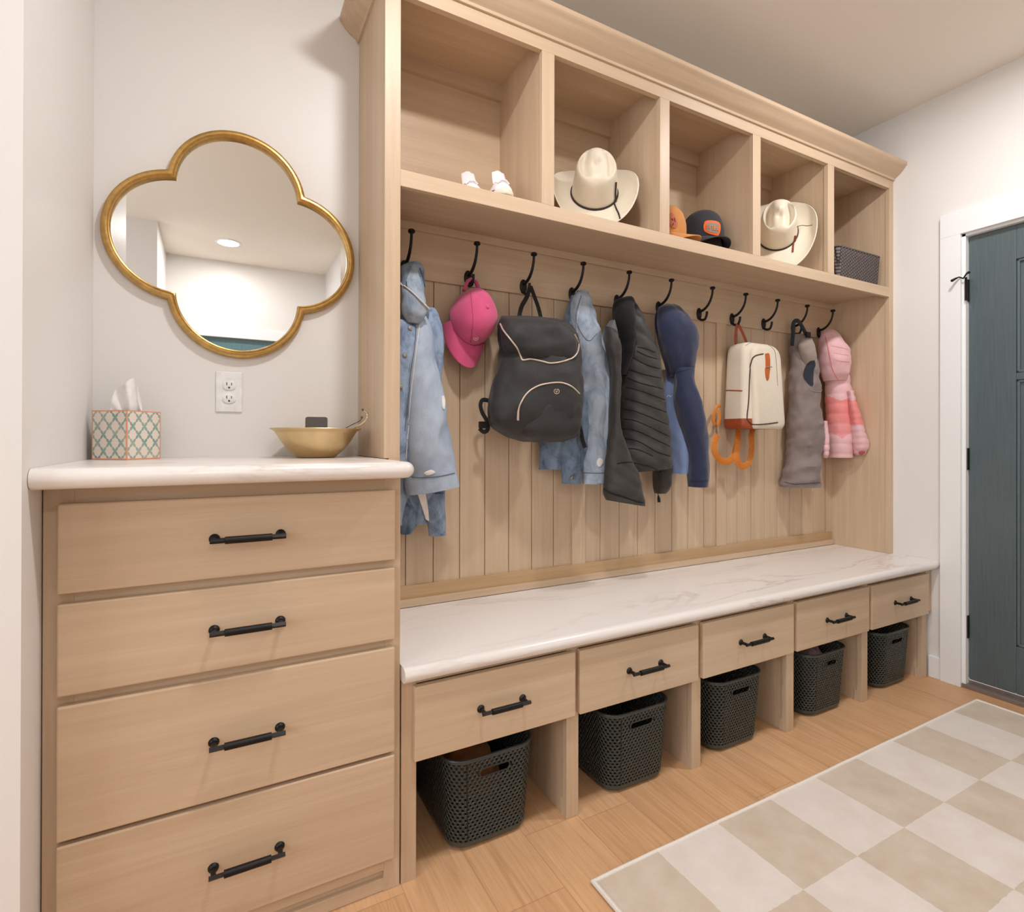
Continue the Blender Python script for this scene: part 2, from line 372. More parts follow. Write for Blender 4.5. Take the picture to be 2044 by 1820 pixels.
# ------------------------------------------------------------------ bench base
bench = thing('bench_cabinet', 'long low maple bench base with five drawers above open basket bays', 'bench', (1.98, -.25, 0))
XS = [(.6985, .7377), (1.1942, 1.2367), (1.7006, 1.7421), (2.197, 2.2408), (2.6936, 2.7364), (3.1821, 3.2186)]
for i, (a, c) in enumerate(XS):
    b = MB(); b.box(a, c, FF, FF + .02, 0, .508)
    b.box(a + (.001 if i == 0 else .004), c - .003, FF + .02, -.02, 0, .508)
    if i: b.box(a - .0, a + .03, FF + .02, FF + .032, .0, .045)
    b.build('divider', M['wood_v'], bench, bevel=.0008)
b = MB(); b.box(.7377, 3.2186, -.02, -.002, 0, .508); b.build('back_panel', M['wood_h'], bench)
b = MB()
for i in range(5): b.box(XS[i][1], XS[i + 1][0], FF, FF + .02, .494, .509)
b.build('top_rail', M['wood_h'], bench)
b = MB(); b.box(3.205, 3.2555, FF - .004, FF + .015, .309, .509); b.build('filler_strip', M['wood_v'], bench)
for x0, x1, h0, h1 in ((.7275, 1.212, .908, 1.035), (1.2285, 1.712, 1.413, 1.542), (1.733, 2.214, 1.918, 2.045), (2.234, 2.714, 2.42, 2.548), (2.735, 3.2, 2.913, 3.043)):
    d = bx('drawer', M['wood_h'], x0, x1, DF, FF - .0003, .306, .4925, bench, bevel=.002)
    b = MB(); b.box(x0 + .025, x1 - .03, FF + .0205, -.06, .318, .465); b.build('drawer_box', M['wood_h'], d)
    handle(d, h0, h1, .398, DF)

# ------------------------------------------------------------------ tall locker with cubbies
LF = -.3155
lk = thing('mudroom_locker', 'tall light maple mudroom locker with five open cubbies above a hook wall', 'locker', (1.98, -.15, ZB))
b = MB(); b.box(.697, .7416 - .003, LF + .019, -.001, H + .0005, 2.42); b.box(.7105, .7386, LF + .019, -.001, ZB + .0005, H); b.build('side_panel', M['wood_v'], lk)
b = MB(); b.box(3.2242, 3.2560, LF + .019, -.001, ZB + .0005, 2.42); b.build('side_panel', M['wood_v'], lk)
b = MB(); b.box(.697, .7416, LF, LF + .019, H + .0005, 2.4074); b.box(.7105, .7416, LF, LF + .019, ZB + .0005, H + .0005); b.build('stile', M['wood_v'], lk, bevel=.0008)
b = MB(); b.box(3.2212, 3.2560, LF, LF + .019, ZB + .0005, 2.4074); b.build('stile', M['wood_v'], lk, bevel=.0008)
for xc in (1.2285, 1.7316, 2.2367, 2.7418):
    b = MB(); b.box(xc - .0235, xc + .0235, LF, LF + .019, 1.8678, 2.3601); b.build('stile', M['wood_v'], lk, bevel=.0008)
    b = MB(); b.box(xc - .0205, xc + .0205, LF + .019, -.012, 1.8678, 2.411); b.build('cubby_divider', M['wood_v'], lk)
b = MB(); b.box(.7416, 3.2212, LF, LF + .019, 2.3601, 2.4074); b.build('top_rail', M['wood_h'], lk, bevel=.0008)
b = MB(); b.box(.7416, 3.2212, LF, LF + .019, 1.8212, 1.8678); b.build('shelf_rail', M['wood_h'], lk, bevel=.0008)
b = MB(); b.box(.7386, 3.2242, LF + .019, -.001, 1.842, 1.8676); b.build('shelf', M['wood_h'], lk)
b = MB(); b.box(.697, 3.2560, LF + .019, -.001, 2.411, 2.43); b.build('top_panel', M['wood_h'], lk)
b = MB(); b.box(.7386, 3.2242, -.012, -.001, 1.8678, 2.411); b.build('cubby_back', M['wood_h'], lk)
b = MB()
xs = [.7390] + [1.2285, 1.7316, 2.2367, 2.7418] + [3.2240]
for i in range(5): b.box(xs[i] + (.0 if i == 0 else .0206), xs[i + 1] - (.0 if i == 4 else .0206), -.03, -.012, 2.353, 2.411)
b.build('cubby_nailer', M['wood_h'], lk)
# back: boards, hook rail, frame rails and muntins, bottom strip
b = MB()
for xa, xb, g0 in ((.7390, 1.523, .95), (1.586, 2.3355, 1.669), (2.399, 3.2240, 2.485)):
    gs = [g0 + .0985 * k for k in range(-3, 10)]; e = [xa - .01] + [g for g in gs if xa + .01 < g < xb - .005] + [xb + .01]
    for p, q in zip(e, e[1:]): b.box(p + .0013, q - .0013, -.018, -.010, .60, 1.68)
b.box(.7390, 3.2240, -.010, -.001, ZB + .001, 1.842)
b.build('beadboard', M['wood_v'], lk, bevel=.0012, seg=1)
b = MB(); b.box(.7390, 3.2240, -.0277, -.010, 1.655, 1.842); b.build('hook_rail', M['wood_h'], lk, bevel=.001)
b = MB(); b.box(.7390, 3.2240, -.040, -.0277, 1.815, 1.842); b.build('nailer_strip', M['wood_h'], lk, bevel=.001)
b = MB(); b.box(.7390, 3.2240, -.0277, -.010, ZB + .001, .618); b.build('bottom_rail', wood('knotty_maple', 0, (206, 174, 134), (182, 148, 108)), lk, bevel=.001)
for xa, xb in ((1.523, 1.586), (2.3355, 2.399), (.7390, .80), (3.176, 3.2240)):
    b = MB(); b.box(xa, xb, -.0277, -.010, .618, 1.655); b.build('muntin', M['wood_v'], lk, bevel=.001)
b = MB(); b.box(.7420, 3.2210, -.041, -.0277, ZB + .001, .574); b.build('bottom_strip', M['wood_h'], lk, bevel=.001)
# crown moulding swept round the front and the left return
prof = [(0, 2.403), (.007, 2.403), (.009, 2.411), (.014, 2.415), (.03, 2.424), (.045, 2.438), (.056, 2.452), (.061, 2.456), (.0625, 2.459), (.0625, 2.472), (.05, 2.474), (0, 2.474)]
R = []
for kx, ky in (((-1), 'b'), (-1, 'f'), (0, 'f')):
    R.append([(.697 - p if kx else 3.2558, (-.001 if ky == 'b' else LF - p), z) for p, z in prof])
b = MB(); b.rings(R); b.build('crown_moulding', M['wood_h'], lk, smooth=True, angle=25)

# ------------------------------------------------------------------ coat hooks
def make_hook(x, label):
    z = 1.683; y0 = -.0280
    r = thing('coat_hook', label, 'coat hook', (x, y0, z), 'row of black coat hooks on the rail')
    b = MB(); R = []
    for d, s in ((0, 1.), (.004, 1.), (.0065, .85), (.0075, .5)): R.append([(x + .0145 * s * cos(2 * pi * j / 24), y0 - d, z + .027 * s * sin(2 * pi * j / 24)) for j in range(24)])
    b.rings(R); b.build('base_plate', M['hook'], r, smooth=True, angle=50)
    b = MB(); P = []
    for k in range(15):
        t = k / 14; P.append((x, y0 - .008 - .071 * sin(t * pi * .5) ** .8 * (1 - .0 * t), z + .010 + .083 * (1 - cos(t * pi * .5)) ** .85))
    b.tube(P, [.0062 - .0018 * (k / 14) for k in range(15)], 10)
    e = Vector(P[-1]); b.tube([e + Vector((0, 0, -.001)), e + Vector((0, 0, .002)), e + Vector((0, 0, .008)), e + Vector((0, 0, .011))], [.007, .0115, .0115, .009], 14)
    b.build('upper_prong', M['hook'], r, smooth=True, angle=50)
    b = MB(); P = []
    for k in range(13):
        a = -pi * .5 + k / 12 * pi * 1.0; P.append((x, y0 - .026 - .021 * (1 + sin(a)) + .02, z - .020 - .0 + .0 - .012 * cos(a) + (.022 * max(0, k - 8) / 4)))
    b.tube([(x, y0 - .0075, z - .012)] + P, [.0055] * 13 + [.005], 10); b.build('lower_prong', M['hook'], r, smooth=True, angle=50)
    return r
HX = [.841, 1.073, 1.299, 1.518, 1.743, 1.971, 2.216, 2.433, 2.659, 2.888, 3.100]
HL = ['black coat hook holding the pale denim jacket beside the left stile', 'black coat hook holding the pink cap', 'black coat hook holding the black backpack',
      'black coat hook holding the faded denim jacket behind the black backpack', 'black coat hook holding the quilted black jacket', 'black coat hook holding the navy hooded jacket',
      'empty black coat hook between the navy jacket and the cream backpack', 'black coat hook holding the cream backpack', 'empty black coat hook between the cream backpack and the grey bib overalls',
      'black coat hook holding the grey bib overalls', 'black coat hook holding the pink puffer coat, last on the right']
h0 = make_hook(HX[0], HL[0])
for x, l in zip(HX[1:], HL[1:]):
    h = copy_tree(h0); h.location.x = x; h['label'] = l; h['_o'] = tuple(h.location)

# ------------------------------------------------------------------ quatrefoil mirror
mr = thing('wall_mirror', 'quatrefoil mirror in a gold frame on the wall above the countertop', 'mirror', (.348, -.001, 1.68))
def quatre(rr, dd, n=40):
    a = ((dd) + sqrt(max(0, 2 * rr * rr - dd * dd))) / 2   # cusp (a,a)
    th = atan2(a, a - dd); out = []
    for q in range(4):
        for k in range(n):
            t = -th + 2 * th * k / n; x = dd + rr * cos(t); z = rr * sin(t); c, s_ = cos(q * pi / 2), sin(q * pi / 2); out.append((x * c - z * s_, x * s_ + z * c))
    return out
cx, cz, dd = .348, 1.6805, .149
def ringq(r, y): return [(cx + x, y, cz + z) for x, z in quatre(r, dd)]
b = MB(); P = [(.183, -.001), (.1835, -.014), (.181, -.021), (.176, -.0245), (.170, -.0245), (.1665, -.022), (.165, -.0235), (.162, -.022), (.1605, -.016), (.1605, -.006)]
b.rings([ringq(r, y) for r, y in P] + [ringq(.1605, -.001)], False, False); b.build('frame', M['gold'], mr, smooth=True, angle=35)
b = MB(); b.add(ringq(.162, -.0075), [tuple(range(160))]); b.rings([ringq(.162, -.0075), ringq(.162, -.0045)], False, False); b.build('mirror_glass', M['glass_mirror'], mr)

# ------------------------------------------------------------------ outlet
ot = thing('wall_outlet', 'white double wall outlet under the mirror', 'outlet', (.322, 0, 1.249))
b = MB(); b.box(.322 - .0345, .322 + .0345, -.0055, -.0002, 1.249 - .059, 1.249 + .059); b.build('cover_plate', M['outlet'], ot, bevel=.0025, seg=3)
for zc in (1.249 + .0195, 1.249 - .0195):
    R = []
    for y, s in ((-.005, 1), (-.0085, 1), (-.0092, .94)):
        R.append([(.322 + s * max(-.0165, min(.0165, .0185 * cos(2 * pi * j / 32))), y, zc + s * .0145 * sin(2 * pi * j / 32)) for j in range(32)])
    b = MB(); b.rings(R, False); rc = b.build('receptacle', M['outlet'], ot, smooth=True, angle=40)
    b = MB(); b.box(.322 - .0075, .322 - .0052, -.0096, -.009, zc - .001, zc + .008); b.box(.322 + .0052, .322 + .0072, -.0096, -.009, zc - .0005, zc + .007)
    b.lathe([(.0028, -.0096), (.0028, -.009)], (.322, 0, zc - .0075), 12, 'y'); b.build('slot', M['slot'], rc)

# ------------------------------------------------------------------ rug
def rug_mat():
    m, nt, b = new_mat('checked_rug')
    tc = nt.nodes.new('ShaderNodeTexCoord'); sp = nt.nodes.new('ShaderNodeSeparateXYZ'); nt.links.new(tc.outputs['Object'], sp.inputs[0])
    wob = tex_noise(nt, coords(nt), 60., 2., .5)
    wv = mth(nt, 'MULTIPLY', mth(nt, 'SUBTRACT', wob, .5), .006)
    u = mth(nt, 'FLOOR', mth(nt, 'DIVIDE', mth(nt, 'ADD', sp.outputs[0], wv), .2283)); v = mth(nt, 'FLOOR', mth(nt, 'DIVIDE', mth(nt, 'MAXIMUM', .001, mth(nt, 'SUBTRACT', wv, sp.outputs[1])), .2435))
    par = mth(nt, 'MODULO', mth(nt, 'ABSOLUTE', mth(nt, 'ADD', u, v)), 2.)
    f = tex_noise(nt, coords(nt), 9., 4., .6); g = tex_noise(nt, coords(nt, (1, 1, 1)), 500., 2., .6)
    be = ramp(nt, f, [(.3, lin((205, 188, 168))), (.7, lin((219, 205, 188)))]); wh = ramp(nt, f, [(.3, lin((226, 215, 206))), (.7, lin((236, 227, 219)))])
    c = mix(nt, par, be, wh)
    nt.links.new(c, b.inputs['Base Color']); b.inputs['Roughness'].default_value = .95; b.inputs['Specular IOR Level'].default_value = .1; b.inputs['Sheen Weight'].default_value = .2
    bump(nt, b, g, .35, .003); return m
rg = thing('checked_rug', 'cream and beige checked rug lying on the plank floor', 'rug', (1.104, -.725, 0))
x0, x1, y0, y1 = 1.122, 3.136, -2.40, -.704
nx, ny = 60, 50; b = MB()
def rz(x, y): return .0085 + .0022 * noise.noise(Vector((x * 2.2, y * 2.2, 3))) + .004 * max(0, noise.noise(Vector((x * 3.3, 1.7, 0)))) * max(0, 1 - (y1 - y) / .07)
vs = [(x0 + (x1 - x0) * i / nx, y0 + (y1 - y0) * j / ny) for j in range(ny + 1) for i in range(nx + 1)]
b.add([(x, y, rz(x, y)) for x, y in vs] + [(x, y, .001) for x, y in vs],
      [(j * (nx + 1) + i, j * (nx + 1) + i + 1, (j + 1) * (nx + 1) + i + 1, (j + 1) * (nx + 1) + i) for j in range(ny) for i in range(nx)] +
      [((nx + 1) * (ny + 1) + j * (nx + 1) + i, (nx + 1) * (ny + 1) + (j + 1) * (nx + 1) + i, (nx + 1) * (ny + 1) + (j + 1) * (nx + 1) + i + 1, (nx + 1) * (ny + 1) + j * (nx + 1) + i + 1) for j in range(ny) for i in range(nx)])
b.build('pile', rug_mat(), rg, smooth=True)
b = MB()
loop = [(x0 + (x1 - x0) * k / 80, y1) for k in range(81)] + [(x1, y1 - (y1 - y0) * k / 60) for k in range(1, 61)] + [(x1 - (x1 - x0) * k / 80, y0) for k in range(1, 81)] + [(x0, y0 + (y1 - y0) * k / 60) for k in range(1, 60)]
R = []
for i, (x, y) in enumerate(loop):
    wv = .0015 * noise.noise(Vector((x * 9, y * 9, 0))); zc = rz(x, y) * .55 + .002
    ox = (1 if x >= x1 - 1e-6 else -1 if x <= x0 + 1e-6 else 0); oy = (1 if y >= y1 - 1e-6 else -1 if y <= y0 + 1e-6 else 0)
    R.append([(x + ox * (.006 * cos(a) + wv), y + oy * (.006 * cos(a) + wv), max(.0008, zc + .0062 * sin(a))) for a in [2 * pi * j / 8 for j in range(8)]])
R.append(R[0]); b.rings(R, False, False); b.build('binding', plain('cream_rug_binding', (236, 230, 222), .9, 0, .1, 300., .06, .3), rg, smooth=True)

# ------------------------------------------------------------------ perforated plastic baskets
def basket_mat():
    m, nt, b = new_mat('perforated_dark_plastic')
    uv = nt.nodes.new('ShaderNodeUVMap'); sp = nt.nodes.new('ShaderNodeSeparateXYZ'); nt.links.new(uv.outputs[0], sp.inputs[0])
    v = mth(nt, 'DIVIDE', sp.outputs[1], .0098); row = mth(nt, 'FLOOR', v)
    u = mth(nt, 'ADD', mth(nt, 'DIVIDE', sp.outputs[0], .0126), mth(nt, 'MULTIPLY', mth(nt, 'MODULO', row, 2.), .5))
    fu = mth(nt, 'SUBTRACT', mth(nt, 'FRACT', u), .5); fv = mth(nt, 'SUBTRACT', mth(nt, 'FRACT', v), .5)
    sh = mth(nt, 'ADD', fu, mth(nt, 'MULTIPLY', fv, .12))
    d = mth(nt, 'SQRT', mth(nt, 'ADD', mth(nt, 'POWER', mth(nt, 'MULTIPLY', sh, 1.15), 2.), mth(nt, 'POWER', mth(nt, 'MULTIPLY', fv, .78), 2.)))
    band = mth(nt, 'MULTIPLY', mth(nt, 'GREATER_THAN', sp.outputs[1], .022), mth(nt, 'LESS_THAN', sp.outputs[1], .241))
    hole = mth(nt, 'MULTIPLY', mth(nt, 'LESS_THAN', d, .225), band)
    b.inputs['Base Color'].default_value = lin((66, 74, 71)); b.inputs['Roughness'].default_value = .33
    hb = ramp(nt, d, [(.2, (0, 0, 0, 1)), (.5, (1, 1, 1, 1))]); bump(nt, b, mth(nt, 'MULTIPLY', hb, band), 1., .006)
    tr_ = nt.nodes.new('ShaderNodeBsdfTransparent'); mx = nt.nodes.new('ShaderNodeMixShader')
    nt.links.new(hole, mx.inputs[0]); nt.links.new(b.outputs[0], mx.inputs[1]); nt.links.new(tr_.outputs[0], mx.inputs[2])
    nt.links.new(mx.outputs[0], nt.nodes['Material Output'].inputs[0]); return m
M['basket'] = basket_mat()
M['basket_plain'] = plain('dark_plastic', (62, 62, 60), .34)
def rrect(hx, hy, r, per):          # points of a rounded rectangle with about `per` spacing, start mid-front, running to +x
    L = []; nf = int(2 * (hx - r) / per); ns = int(2 * (hy - r) / per); na = max(4, int(pi / 2 * r / per))
    def seg(x0, y0, x1, y1, n): return [(x0 + (x1 - x0) * k / n, y0 + (y1 - y0) * k / n) for k in range(n)]
    L += seg(-hx + r, -hy, hx - r, -hy, nf); L += [(hx - r + r * sin(a), -hy + r - r * cos(a)) for a in [pi / 2 * k / na for k in range(na)]]
    L += seg(hx, -hy + r, hx, hy - r, ns); L += [(hx - r + r * cos(a), hy - r + r * sin(a)) for a in [pi / 2 * k / na for k in range(na)]]
    L += seg(hx - r, hy, -hx + r, hy, nf); L += [(-hx + r - r * sin(a), hy - r + r * cos(a)) for a in [pi / 2 * k / na for k in range(na)]]
    L += seg(-hx, hy - r, -hx, -hy + r, ns); L += [(-hx + r - r * cos(a), -hy + r - r * sin(a)) for a in [pi / 2 * k / na for k in range(na)]]
    return L
def basket_mesh(root, ox, oy):
    hxb, hyb, hxt, hyt, hh, rr = .118, .165, .134, .180, .25, .045
    rows = 62; P0 = rrect(hxb, hyb, rr, .0042); n = len(P0); b = MB(); uv = []
    grid = []
    for i in range(rows + 1):
        t = i / rows; z = hh * t; sag = 0
        kx = (hxb + (hxt - hxb) * t) / hxb; ky = (hyb + (hyt - hyb) * t) / hyb
        s = 1 - .10 * max(0, 1 - t / .06) ** 2
        s_acc = 0; ring = []
        for j, (x, y) in enumerate(P0):
            bow = 1 + .018 * (1 - (x / hxb) ** 2) * (1 if abs(y) > hyb - .002 else 0)
            zz = z
            p = (ox + x * kx * s, oy + y * ky * s * bow, .002 + zz); ring.append(p); uv.append((j * .0042, z))
        grid.append(ring)
    for r in grid: b.v += [Vector(p) for p in r]
    def slot(j, i):
        x = (P0[j][0] + P0[(j + 1) % n][0]) / 2; y = P0[j][1]; z = hh * (i + .5) / rows
        if abs(y) < hyb - .004: return False
        dx_ = max(0, abs(x) - .035); return dx_ * dx_ + (z - .205) ** 2 < .0105 ** 2
    for i in range(rows):
        for j in range(n):
            if slot(j, i): continue
            a = i * n + j; c = i * n + (j + 1) % n; b.f.append((a, c, c + n, a + n)); b.m.append(0)
    b.f.append(tuple(reversed(range(n)))); b.m.append(1)
    b.uv = uv
    b.build('body', [M['basket'], M['basket_plain']], root, smooth=True, solid=.0025, angle=60)
    b = MB(); R = []
    ring = [Vector(p) for p in grid[-1][::3]]; m_ = len(ring); c = Vector((ox, oy, ring[0].z))
    for k in range(m_ + 1):
        p = ring[k % m_]; o = (p - c); o.z = 0; o.normalize(); R.append([p + o * (.0045 * cos(a) + .001) + Vector((0, 0, .0035 * sin(a))) for a in [2 * pi * q / 8 for q in range(8)]])
    b.rings(R, False, False); b.build('rim', M['basket_plain'], root, smooth=True)
    b = MB(); R = []      # grip frame of the front slot
    for k in range(33):
        a = 2 * pi * k / 32; x = ox + (.035 if cos(a) > 0 else -.035) + .0115 * cos(a); z = .207 + .0115 * sin(a); tt = z / hh
        y = oy - (hyb + (hyt - hyb) * tt) * (1 + .018 * (1 - ((x - ox) / hxb) ** 2)); R.append([(x + .0022 * cos(a) * cos(q), y + .0026 * sin(q), z + .0022 * sin(a) * cos(q)) for q in [2 * pi * q / 6 for q in range(6)]])
    b.rings(R, False, False); b.build('grip', M['basket_plain'], root, smooth=True)
BK = [(.966, 'dark grey perforated basket in the bay nearest the drawer chest, tan cloth inside'), (1.487, 'dark grey perforated basket in the second bay from the drawer chest'),
      (1.958, 'dark grey perforated basket in the middle bay under the bench'), (2.485, 'dark grey perforated basket with pinkish grey cloth showing over its rim'), (2.995, 'dark grey perforated basket in the bay nearest the slate door')]
bk = thing('storage_basket', BK[0][1], 'basket', (BK[0][0], -.285, 0), 'dark baskets under the bench'); basket_mesh(bk, BK[0][0], -.285)
for i, (x, l) in enumerate(BK[1:]):
    c = copy_tree(bk); c.location = (x, (-.290, -.285, -.288, -.283)[i], 0); c['label'] = l; c['_o'] = tuple(c.location)
# ================================================================== soft goods
def cat(vals, n):                    # smooth resampling of a list of tuples to n samples
    m = len(vals); out = []
    for i in range(n):
        t = i / (n - 1) * (m - 1); k = min(int(t), m - 2); f = t - k
        p0, p1, p2, p3 = vals[max(k - 1, 0)], vals[k], vals[k + 1], vals[min(k + 2, m - 1)]
        out.append(tuple(.5 * (2 * b_ + (c - a) * f + (2 * a - 5 * b_ + 4 * c - d) * f * f + (3 * b_ - a - 3 * c + d) * f ** 3) for a, b_, c, d in zip(p0, p1, p2, p3)))
    return out
WALL_Y = -.036
def loft(rows, n=44, m=56, k=.4, front=0., expo=2., fold=None, seed=1, grain=0., ysurf=WALL_Y, mfn=None, caps=(True, True), yfix=None, mb=None, slope=0.):
    """cloth volume from silhouette rows (photo y, left x, right x, half depth): each row becomes a horizontal ring whose
    middle hangs in front of the boarded back; k turns its long axis from along the wall (0) to square to the view (1)."""
    rows = cat(rows, m); R = []
    for i, (y, xl, xr, bd) in enumerate(rows):
        v = i / (m - 1); xm = (xl + xr) / 2; bd = max(bd, .004)
        yc = yfix if yfix is not None else ysurf - bd - front
        for _ in range(5):
            P = at(xm, y, Y=yc); d = P - CAM; zz = d.dot(FW); dh = Vector((d.x, d.y, 0)).normalized(); s = Vector((-dh.y, dh.x, 0)) * -1
            ca = dh.dot(Vector((FW.x, FW.y, 0)).normalized()); wd = max(.002, (xr - xl) / 2) * zz / FPX * ca
            e = (Vector((1, 0, 0)) * (1 - k) + s * k).normalized(); nn = Vector((e.y, -e.x, 0))
            if nn.dot(dh) > 0: nn = -nn
            es, ns = abs(e.dot(s)), abs(nn.dot(s)); bb = min(bd, .85 * wd / ns if ns > 1e-4 else bd)
            a = sqrt(max(1e-8, wd * wd - (bb * ns) ** 2)) / max(es, .2)
            ext = sqrt((a * e.y) ** 2 + (bb * nn.y) ** 2)
            if yfix is None: yc = ysurf - front - ext
        ring = []
        for j in range(n):
            u = 2 * pi * j / n; c, s_ = cos(u), sin(u)
            q = P + e * (a * math.copysign(abs(c) ** (2 / expo), c)) + nn * (bb * math.copysign(abs(s_) ** (2 / expo), s_))
            dn = (e * (c * bb) + nn * (s_ * a)); dn.normalize()
            h = 0
            if fold and s_ > -.2: h += fold(u, v, q)
            if grain: h += .9 * grain * (1 - 2 * abs(noise.noise(Vector((q.x * 16 + q.y * 16, seed * 2.7, q.z * 9))))) * (.4 + noise.noise(q * 5)) + grain * noise.noise(q * 14 + Vector((seed * 3.1, 0, 0))) + .5 * grain * noise.noise(q * 34 + Vector((seed, 5, 0)))
            q = q + dn * h * (1 if s_ > -.2 else .3)
            if ysurf is not None and q.y > ysurf: q.y = ysurf
            q.z += slope * c; q.x = min(max(q.x, .7435), 3.2190)
            ring.append(q)
        R.append(ring)
    b = mb or MB(); b.rings(R, *caps, mfn=mfn); return b
def bvh_of(*mbs):
    V = []; F = []
    for b in mbs:
        k = len(V); V += [tuple(v) for v in b.v]; F += [tuple(i + k for i in f) for f in b.f]
    return BVHTree.FromPolygons(V, F)
def on(bv, pts, off=.002, dfl=None):  # where the photo's rays meet a surface, lifted by off along the surface normal
    out = []
    for x, y in pts:
        r = ray(x, y).normalized(); h = bv.ray_cast(CAM, r)
        if h[0] is None:
            if dfl is None: continue
            out.append(at(x, y, Y=dfl)); continue
        nrm = h[1] if h[1].dot(r) < 0 else -h[1]
        out.append(h[0] + nrm * off)
    return out
def curve(pts, n): return cat(pts, n)
def seam(name, mat, parent, bv, pts, r=.0018, n=40, off=.001, flat=1.):
    P = on(bv, curve(pts, n), off)
    if len(P) < 3: return None
    b = MB(); b.tube(P, r, 6, flat=flat); return b.build(name, mat, parent, smooth=True)
def patch(bv, poly, off=.003, thick=.0025, res=None):      # closed outline laid on a surface, given thickness
    P = on(bv, poly, off); c = sum(P, Vector()) / len(P)
    cx_ = sum(p[0] for p in poly) / len(poly); cy_ = sum(p[1] for p in poly) / len(poly)
    rings = []
    for s in (.0, .35, .7, 1.):
        rr = on(bv, [(cx_ + (x - cx_) * max(s, .02), cy_ + (y - cy_) * max(s, .02)) for x, y in poly], off + thick * (1 if s < .9 else .6))
        if len(rr) == len(poly): rings.append(rr)
    rings.append(on(bv, poly, -.001))
    b = MB()
    if len(rings[-1]) == len(poly): b.rings(rings, True, True)
    return b
def fabric(name, col, rough=.85, sc=900., bmp=.25, namp=.1, sheen=.25, spec=.2, col2=None, s2=22.):
    m, nt, b = new_mat(name); c = lin(col)
    f = tex_noise(nt, coords(nt), sc, 2., .6); g = tex_noise(nt, coords(nt), s2, 3., .6)
    c2 = lin(col2) if col2 else tuple(v * (1 - namp) for v in c[:3]) + (1,)
    base = ramp(nt, g, [(.35, c2), (.65, c)])
    nt.links.new(mix(nt, mth(nt, 'MULTIPLY', f, .25), base, tuple(v * .6 for v in c[:3]) + (1,)), b.inputs['Base Color'])
    b.inputs['Roughness'].default_value = rough; b.inputs['Specular IOR Level'].default_value = spec; b.inputs['Sheen Weight'].default_value = sheen
    bump(nt, b, f, bmp, .0015); return m
def denim(name, col, dark, sc=7.):
    m, nt, b = new_mat(name)
    f = tex_noise(nt, coords(nt, (1, 1, .6)), sc, 5., .65, .6); g = tex_noise(nt, coords(nt, (1, 1, .25)), 420., 2., .6)
    base = ramp(nt, f, [(.32, lin(dark)), (.56, lin(col)), (.8, lin(tuple(min(255, v * 1.1) for v in col)))])
    nt.links.new(mix(nt, mth(nt, 'MULTIPLY', g, .3), base, lin(tuple(v * .8 for v in dark))), b.inputs['Base Color'])
    b.inputs['Roughness'].default_value = .9; b.inputs['Specular IOR Level'].default_value = .15; bump(nt, b, g, .3, .001); return m
M['denim'] = denim('pale_blue_denim', (186, 199, 216), (158, 174, 196))
M['denim_d'] = denim('washed_blue_denim', (160, 178, 202), (98, 118, 146), 22.)
M['denim_f'] = denim('faded_denim', (176, 188, 202), (128, 144, 164), 16.)
M['denim_k'] = denim('dark_washed_denim', (128, 146, 168), (76, 92, 116), 26.)
M['stitch'] = plain('pale_stitching', (214, 208, 204), .9); M['stitch_d'] = plain('dark_stitching', (96, 106, 124), .9)
M['fray'] = plain('white_frayed_cotton', (238, 232, 226), .95)
M['pink'] = fabric('bright_pink_cotton', (222, 92, 136), namp=.12, sheen=.3)
M['pink_seam'] = plain('deep_pink_thread', (176, 66, 106), .9)
M['black_nylon'] = fabric('black_nylon', (50, 48, 48), .62, 700., .2, .18, .1, .35)
M['black_strap'] = fabric('black_webbing', (38, 37, 37), .75, 900., .3, .1, .1)
M['zip'] = plain('rose_gold_zip', (206, 188, 172), .5, .25, .5, 500., .1)
M['puffer_k'] = fabric('black_quilted_shell', (56, 52, 49), .55, 500., .12, .15, .1, .4)
M['puffer_in'] = fabric('black_collar_lining', (30, 29, 29), .8, 500., .3, .2, .1)
M['grey_lining'] = fabric('dark_grey_satin', (92, 92, 96), .45, 300., .05, .1)
M['navy'] = fabric('navy_fleece', (50, 56, 84), .9, 600., .3, .14, .3)
M['lblue'] = fabric('light_blue_shell', (146, 168, 216), .6, 500., .1, .08, .1)
M['cream'] = fabric('cream_canvas', (234, 222, 203), .7, 700., .1, .03, .1)
M['tan'] = plain('tan_leather', (190, 98, 38), .42, 0, .5, 90., .12, .08)
M['tan_dark'] = plain('reddish_brown_leather', (158, 70, 34), .45, 0, .5, 90., .12, .08)
M['tan_strap'] = plain('amber_leather_strap', (206, 122, 40), .42, 0, .5, 90., .1)
M['piping'] = plain('dark_brown_piping', (74, 56, 44), .6)
M['metal'] = plain('dull_steel', (172, 166, 156), .35, .9)
M['grey'] = fabric('grey_shell_cloth', (142, 128, 124), .62, 500., .12, .12, .1, .3)
M['grey_in'] = fabric('pale_grey_lining', (166, 150, 142), .8)
M['navy_k'] = fabric('black_side_panel', (46, 50, 60), .8)
M['rose'] = fabric('light_pink_shell', (244, 196, 200), .55, 300., .06, .05, .1, .35)
M['coral'] = fabric('coral_pink_shell', (250, 150, 148), .55, 300., .06, .05, .1, .35)
M['salmon'] = fabric('salmon_pink_shell', (246, 160, 162), .55, 300., .06, .05, .1, .35)
M['rose_d'] = fabric('deep_pink_cuff', (206, 104, 118), .8)
def folds(seed, *terms):
    def f(u, v, q):
        return sum(a * sin(ku * u + kv * v * 6.283 + ph + 1.3 * noise.noise(Vector((q.z * 4, seed, u * .6)))) for a, ku, kv, ph in terms)
    return f

